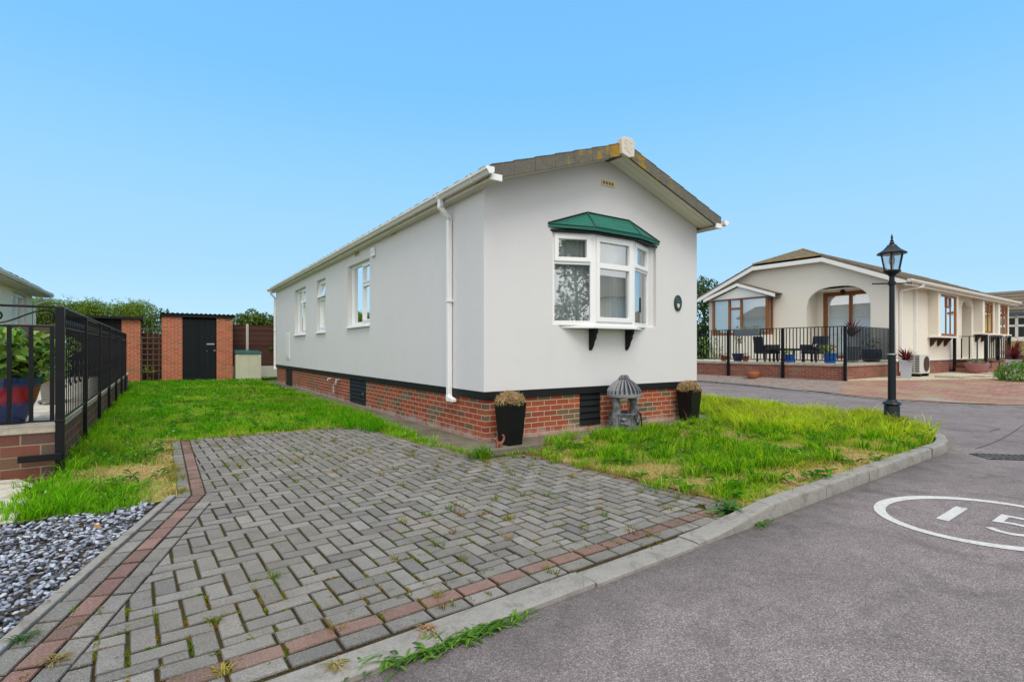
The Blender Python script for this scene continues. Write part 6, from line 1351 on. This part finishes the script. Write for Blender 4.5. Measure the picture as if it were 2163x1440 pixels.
# pots, chairs and fittings round it
TZ = .785
RED_C = [(.16,.02,.03),(.10,.015,.025),(.22,.05,.05),(.08,.03,.03)]
def cordyline(parent, z, r, n=46, cols=RED_C):
    V = []; Fl = []; S = []; C = []
    for k in range(n):
        a = rnd.uniform(0,6.283); el = rnd.uniform(.25,1.45); L = r*rnd.uniform(.8,1.2); c = np.array(rnd.choice(cols))*rnd.uniform(.7,1.3); o = len(V); d = (cos(a),sin(a)); p = (-d[1],d[0]); rr = 0; h = z; e = el
        for i in range(4):
            w_ = .035*(.6,1,.8,.1)[i]*r/.4; V += [(d[0]*rr-p[0]*w_/2,d[1]*rr-p[1]*w_/2,h),(d[0]*rr+p[0]*w_/2,d[1]*rr+p[1]*w_/2,h)]; C += [c,c]; rr += L/3*cos(e); h += L/3*sin(e); e -= .28
        for i in range(3): Fl += [o+2*i,o+2*i+1,o+2*i+3,o+2*i+2]; S.append(4)
    return np_mesh('leaves', np.array(V), np.array(Fl), S, M['leaf'], np.array(C), parent)
BP = [(.12,0),(.15,.02),(.20,.18),(.21,.26),(.225,.30),(.205,.30)]
kw = lambda x, y, z=TZ: KF.w(x, y, z-KZ)
p = pot('plant_pot', 'blue glazed pot with a thin sapling on the terrace, leftmost behind the bars', kw(-3.35,4.05), BP, 'blue_glaze', soil=(.2,.27)); m = MB(); m.tube([(0,0,.27),(.03,.02,.8),(0,.05,1.15)], .012, 6); m.tube([(-.08,.05,.27),(-.08,.1,1.25)], .01, 6); m.build('stem', M['bark'], p, smooth=True); leafy('leaves', p, (.05,0,.95), .25, 60, .12, [(.15,.22,.05),(.10,.18,.04)], .45, 1, squash=1.3)
p = pot('plant_pot', 'small blue tub with a low green plant beside the second railing post', kw(-3.55,2.0), [(.13,0),(.17,.24),(.185,.28),(.165,.28)], 'blue_tub', soil=(.16,.25)); leafy('leaves', p, (0,0,.34), .17, 70, .10, [(.2,.3,.03),(.15,.25,.04)], .4, 1.2)
p = pot('plant_pot', 'bright blue tub with a yellow green plant near the terrace corner', kw(-3.45,.72), [(.15,0),(.19,.26),(.21,.32),(.19,.32)], 'blue_tub', soil=(.18,.29)); leafy('leaves', p, (-.05,.1,.46), .26, 110, .13, [(.22,.3,.04),(.14,.22,.03)], .35, 1.3); leafy('leaves', p, (0,-.15,.55), .1, 22, .08, [(.5,.1,.04),(.5,.2,.08)], .6)
p = pot('plant_pot', 'tall slate coloured square planter with a red spiky plant before the patio door', kw(-1.85,.70), [(.20,0),(.27,.50),(.28,.55),(.25,.55)], 'pot_slate', seg=4, soil=(.24,.52), rz=KF.a); m = MB(); m.lathe([(.11,.52),(.13,.75),(.16,.90),(.13,.90)], 16); m.build('inner_pot', M['pot_grey'], p, smooth=True); cordyline(p, .9, .62, 60)
p = pot('plant_pot', 'glossy navy pot with small upright plants close to the lamp post', kw(-.62,.55), [(.18,0),(.26,.04),(.33,.22),(.33,.34),(.30,.42),(.33,.46),(.28,.46)], 'navy_glaze', soil=(.28,.41))
for k in range(4): leafy('leaves', p, (-.18+.12*k,.05*(-1)**k,.66), .14, 45, .10, [(.10,.16,.04),(.18,.24,.08)], .3, 1.4, squash=1.6)
p = pot('plant_pot', 'light grey tapered pot with a dark red cordyline beside the outdoor fan unit', kw(-1.05,-.62,.275), [(.19,0),(.24,.40),(.275,.56),(.29,.56),(.29,.60),(.26,.60)], 'pot_grey', seg=4, soil=(.25,.57), rz=KF.a+.3); cordyline(p, .55, .52, 70)
p = pot('plant_pot', 'wide dusky pink bowl with low succulents by the side steps', kw(5.35,-1.0,.275), [(.22,0),(.30,.10),(.38,.30),(.42,.40),(.38,.40)], 'pot_pink', soil=(.38,.37)); leafy('leaves', p, (0,0,.40), .40, 200, .10, [(.16,.24,.10),(.22,.28,.14)], .6, 1.2, squash=.32)
p = pot('plant_pot', 'squat terracotta bowl on the gravel below the terrace wall', kw(-4.22,2.95,.22), [(.16,0),(.21,.10),(.22,.20),(.20,.25),(.22,.27),(.18,.27)], 'terracotta', soil=(.19,.24))
p = pot('plant_pot', 'pale grey pot with a red spiky plant at the right edge of the picture', (17.9,18.55,.28), [(.20,0),(.25,.4),(.30,.56),(.31,.6),(.27,.6)], 'pot_grey', seg=4, soil=(.27,.57), rz=KF.a+.3); cordyline(p, .6, .72, 70)
for k, (x, y, s_) in enumerate(((-3.5,4.55,.12),(-3.5,3.65,.10))): leafy_o = thing('flower_pot', ('small red flowered pot left of the blue pot with the sapling','small red flowered pot right of the blue pot with the sapling')[k], 'plant pot', kw(x,y)); m = MB(); m.lathe([(.09,0),(.13,.2),(.11,.2)], 16); m.build('pot', M['red_brown'], leafy_o, smooth=True); leafy('flowers', leafy_o, (0,0,.22), .17, 50, .07, [(.25,.03,.05),(.3,.06,.08),(.08,.15,.03)], .7)
tr2 = thing('trough_planter', 'grey trough of trailing plants hooked on the terrace railing', 'planter', kw(DX-.02,3.35), KF.a); m = MB(); m.hexa([(-.16,-.50,.95),(.10,-.50,.95),(.10,.36,.95),(-.16,.36,.95)], [(-.2,-.55,1.18),(.14,-.55,1.18),(.14,.41,1.18),(-.2,.41,1.18)]); m.build('trough', M['pot_slate'], tr2, bevel=.01)
for k in range(5): leafy('leaves', tr2, (-.03,-.45+.2*k,1.22), .13, 40, .07, [(.18,.22,.12),(.25,.3,.2),(.10,.16,.05)], .6)
def chair(label, x, y, rz):
    c = thing('wicker_chair', label, 'chair', kw(x,y,.775), KF.a+rz, 'wicker chairs on the terrace'); W = .30
    m = MB(); m.box(-W,-.30,.30,W,.26,.42); m.build('seat', M['wicker'], c, bevel=.03); m = MB(); m.hexa([(-W,.22,.30),(W,.22,.30),(W,.32,.30),(-W,.32,.30)], [(-W*.94,.34,.95),(W*.94,.34,.95),(W*.94,.42,.95),(-W*.94,.42,.95)]); m.build('backrest', M['wicker'], c, bevel=.03)
    for s_ in (-1,1):
        m = MB(); m.box(s_*W-.04,-.30,.42,s_*W+.04,.28,.64); m.build('armrest', M['wicker'], c, bevel=.02)
        for yy in (-.26,.24): m = MB(); m.box(s_*(W-.05)-.025,yy-.025,0,s_*(W-.05)+.025,yy+.025,.30); m.build('leg', M['wicker'], c)
    m = MB(); m.lathe([(.005,0),(.11,.0),(.12,.04),(.10,.09),(.005,.1)], 14, (0,.16,.55)); o = m.build('cushion', M['cream_plastic'], c, smooth=True); return c
chair('dark wicker armchair seen from behind, beside the brown bay window', -2.9, 3.15, radians(60)); chair('dark wicker armchair standing sideways in front of the patio door', -2.3, 1.75, radians(-100))
tb2 = thing('wicker_table', 'low dark wicker table between the two terrace chairs', 'table', kw(-2.7,2.45,.775), KF.a); m = MB(); m.box(-.42,-.42,.42,.42,.42,.50); m.build('tabletop', M['wicker'], tb2, bevel=.01)
for a in (-1,1):
    for b in (-1,1): m = MB(); m.box(a*.36-.03,b*.36-.03,0,a*.36+.03,b*.36+.03,.42); m.build('leg', M['wicker'], tb2)
ac = thing('outdoor_fan_unit', 'cream outdoor air conditioning unit standing against the side wall', 'air conditioner', kw(.30,-.62,.275), KF.a)
m = MB(); m.box(0,0,.10,.98,.36,.80); m.build('casing', M['ac_shell'], ac, bevel=.02); m = MB(); m.lathe([(.20,0),(.27,.0),(.27,.02),(.20,.02)], 28); 
for k in range(7): a = 2*pi*k/7; m.hexa([(.03*cos(a),.03*sin(a),0),(.21*cos(a),.21*sin(a),0),(.21*cos(a+.35),.21*sin(a+.35),.0),(.03*cos(a+.35),.03*sin(a+.35),.0)], [(.03*cos(a),.03*sin(a),.01),(.21*cos(a),.21*sin(a),.01),(.21*cos(a+.35),.21*sin(a+.35),.01),(.03*cos(a+.35),.03*sin(a+.35),.01)])
m.v = [(.60+x, -.022+z*.9, .45+y) for x, y, z in m.v]; m.build('fan_guard', M['dark_timber'], ac); m = MB()
for k in range(7): m.box(-.012,.03,.17+k*.085,-.001,.15,.225+k*.085); m.box(-.012,.19,.17+k*.085,-.001,.33,.225+k*.085)
m.build('grille', M['pot_slate'], ac); m = MB(); m.box(.05,.02,0,.2,.34,.099); m.build('foot', M['black_paint'], ac); m = MB(); m.box(.78,.02,0,.93,.34,.099); m.build('foot', M['black_paint'], ac)
sb = thing('shrub', 'low rounded bright green shrub beside the brick parking bay', 'shrub', (16.15,16.6,.2)); leafy('leaves', sb, (0,0,.22), .60, 2600, .09, [(.05,.15,.012),(.08,.21,.018),(.13,.28,.025)], .4, 1, squash=.75, shell=.6)
for u, Y, hh, lb in ((1488,27.5,5.0,'tall leafy green tree between the two park homes, left of the bay roof'),(1522,27.0,4.3,'shorter leafy tree rising behind the roof slope of the cream home'),(1450,27.5,4.4,'leafy green tree mostly hidden behind the white gable')):
    tree('tree', lb, *hx(u,Y), hh, 1.5, 3200, .17, DK+[(.13,.18,.03)], seed=int(u), nb=20, tr_h=.12)
p = thing('shrub', 'bright green undergrowth behind the left end of the terrace railing', 'shrub', (*hx(1483,23.8),0)); leafy('leaves', p, (0,0,.9), 1.0, 700, .16, [(.12,.2,.03),(.18,.27,.04),(.06,.12,.02)], .35, 1, squash=1.0)

# yellow home at the far right
YF = Frame(27.9, 28.6, KF.a); yh = thing('park_home', 'pale yellow home with a white bow window at the right edge of the picture', 'park home', YF.w(0,0), YF.a)
m = MB(lambda s,d,z: (d,s,z)); m.panel(-3,6,.9,3.35,[],.15); m.build('wall', M['yellow_render'], yh); m = MB(); m.box(.15,-3,.9,12,-2.85,3.35); m.box(.15,5.85,.9,12,6,3.35); m.build('wall', M['yellow_render'], yh); m = MB(); m.box(.05,-2.95,0,12,5.95,.9); m.build('brick_skirt', M['brown_brick'], yh)
m = MB(); 
for k in range(6):
    a, b = k/6, (k+1)/6; x0, x1 = -.35+3.6*a, -.35+3.6*b; z0, z1 = 3.32+1.35*a, 3.32+1.35*b; m.hexa([(x0-.04,-3.4+3*a,z0),(x1,-3.4+3*b,z1),(x1,6.4-3*b,z1),(x0-.04,6.4-3*a,z0)], [(x0-.04,-3.4+3*a,z0+.10),(x1,-3.4+3*b,z1+.06),(x1,6.4-3*b,z1+.06),(x0-.04,6.4-3*a,z0+.10)])
m.build('roof', M['roof_tile'], yh); m = MB(); m.box(-.36,-3.4,3.20,-.33,6.4,3.34); m.build('fascia', M['white_trim'], yh)
wb = empty('bow_window', yh); PTS = [(0,-1.3),(-.45,-.75),(-.45,.75),(0,1.3)]
for (p0, p1) in zip(PTS, PTS[1:]):
    L = math.hypot(p1[0]-p0[0], p1[1]-p0[1]); ux, uy = (p1[0]-p0[0])/L, (p1[1]-p0[1])/L; xf = lambda s, d, z: (p0[0]+ux*s+uy*d*1.0, p0[1]+uy*s-ux*d, z)
    m = MB(xf); n = 2 if L > 1 else 1
    for x in [L*k/n for k in range(n+1)]: m.box(x-.06,0,1.85,x+.06,.06,3.1)
    for z in (1.85,2.52,3.0): m.box(0,0,z-.05,L,.055,z+.06)
    for k in range(n): m.box(L*(k+.5)/n-.015,.01,1.9,L*(k+.5)/n+.015,.05,3.0)
    m.build('frame', M['white_trim'], wb); m = MB(xf); m.quad((0,.04,1.85),(L,.04,1.85),(L,.04,3.05),(0,.04,3.05)); m.build('pane', M['dark_glass'], wb)
m = MB(); m.hexa([(0,-1.5,3.1),(-.6,-.9,3.1),(-.6,.9,3.1),(0,1.5,3.1)], [(0,-1.0,3.45),(-.15,-.6,3.45),(-.15,.6,3.45),(0,1.0,3.45)]); m.build('canopy', M['asphalt_shingle'], wb); m = MB(); m.prism([(0,-1.35),(-.5,-.78),(-.5,.78),(0,1.35)], 1.68, 1.8); m.build('sill', M['white_trim'], wb)
m = MB(); m.box(20.5,-1.2,0,27,-1.0,.85); o = m.build('garden_wall', M['brown_brick']); o.location = KF.w(-.3,-.3,-KZ+.2); o.rotation_euler = (0,0,KF.a); tag(o, 'low brown brick garden wall in front of the yellow home', 'wall')

# ------------------------------------------------------------------ lamp post
lp = thing('lamp_post', 'black lamp post with a glass lantern and ladder bar at the tip of the lawn', 'lamp post', (5.925,8.10,0), radians(-10))
m = MB(); m.lathe([(.105,-.02),(.105,.36),(.098,.375),(.112,.385),(.128,.40),(.112,.425),(.075,.44),(.062,.46)], 28); m.build('base', M['lamp_metal'], lp, smooth=True, ang=40)
m = MB(); m.lathe([(.054,.46),(.052,1.15),(.058,1.155),(.058,1.17),(.038,1.185),(.036,2.24),(.048,2.25),(.050,2.30),(.038,2.31),(.036,2.38)], 24); m.build('pole', M['lamp_metal'], lp, smooth=True, ang=40)
m = MB(); m.lathe([(.062,1.158),(.064,1.172),(.058,1.178)], 24); m.build('collar', M['steel'], lp, smooth=True)
m = MB(); m.tube([(-.275,0,2.272),(-.26,0,2.272),(-.04,0,2.272),(.04,0,2.272),(.26,0,2.272),(.275,0,2.272)], [.016,.011,.012,.012,.011,.016], 8); m.build('ladder_bar', M['lamp_metal'], lp, smooth=True)
ln = empty('lantern', lp)
m = MB(); m.lathe([(.036,2.38),(.05,2.40),(.10,2.44),(.118,2.455),(.118,2.475),(.09,2.48)], 24); m.build('cup', M['lamp_metal'], ln, smooth=True, ang=40)
for k in range(6):
    a0, a1 = 2*pi*k/6, 2*pi*(k+1)/6; m = MB(); rb, rt = .105, .155
    m.quad((rb*cos(a0),rb*sin(a0),2.478),(rb*cos(a1),rb*sin(a1),2.478),(rt*cos(a1),rt*sin(a1),2.73),(rt*cos(a0),rt*sin(a0),2.73)); m.build('glass_pane', M['lamp_glass'], ln)
    m = MB(); m.tube([(rb*cos(a0),rb*sin(a0),2.47),(rt*cos(a0),rt*sin(a0),2.735)], .009, 6); m.build('rib', M['lamp_metal'], ln)
m = MB(); m.lathe([(.15,2.722),(.195,2.728),(.198,2.742),(.165,2.765),(.115,2.80),(.075,2.845),(.055,2.875),(.03,2.882)], 30); m.build('hood', M['lamp_metal'], ln, smooth=True, ang=40)
m = MB(); m.lathe([(.03,2.878),(.036,2.90),(.022,2.92),(.024,2.94),(.012,2.955),(.016,2.99),(.004,3.04)], 16); m.build('finial', M['lamp_metal'], ln, smooth=True)
m = MB(); m.lathe([(.02,2.48),(.022,2.55),(.035,2.58),(.04,2.64),(.03,2.69),(.012,2.71)], 16); m.build('bulb', M['pot_grey'], ln, smooth=True)
# fallen leaves
for k, (u, v) in enumerate(((205,1128),(235,1040),(210,1062),(1902,960),(1995,952))):
    x, y = G(u, v)[:2]; V, Fl, S, C = leafcloud(np.array([[0,0,.0]]), np.array([.06]), np.array([(.35,.17,.06)]), updir=6, asp=.7); o = np_mesh('fallen_leaf', V, Fl, S, M['dry_leaf'], C); o.location = (x, y, float(lz(x,y))+.02 if k < 3 else .012)
    tag(o, ('dry orange leaf lying where the left grass meets the gravel','dry leaf in the left grass, upper one of two','dry leaf in the left grass, lower one of two','small brown leaf against the kerb face near the tip','small brown leaf on the road just beyond the kerb tip')[k], 'leaf')

# ------------------------------------------------------------------ across the road behind the viewer: what the window panes mirror
tree('tree', 'tall loose tree beyond the road behind the viewer, mirrored in the bow window', 15.5, -15.5, 9.0, 2.4, 5200, .30, DK, seed=77, nb=26, tr_h=.22)
BF = Frame(16.5, 1.0, KF.a); bh = thing('park_home', 'white park home across the road, mirrored in the centre pane of the bow window', 'park home', BF.w(0,0), BF.a)
m = MB(); m.box(0,0,.7,8,5.5,3.2); m.build('wall', M['warm_render'], bh); m = MB(); m.box(.05,.05,0,7.95,5.45,.7); m.build('brick_skirt', M['terrace_brick'], bh)
m = MB(); m.hexa([(-.3,-.3,3.21),(8.3,-.3,3.21),(8.3,5.8,3.21),(-.3,5.8,3.21)], [(1.8,2.7,4.5),(6.2,2.7,4.5),(6.2,2.8,4.5),(1.8,2.8,4.5)]); m.build('roof', M['roof_tile'], bh)
m = MB(); m.box(-.02,1.2,1.6,.01,2.6,2.8); m.box(-.02,3.4,1.6,.01,4.6,2.8); m.build('window', M['dark_glass'], bh)
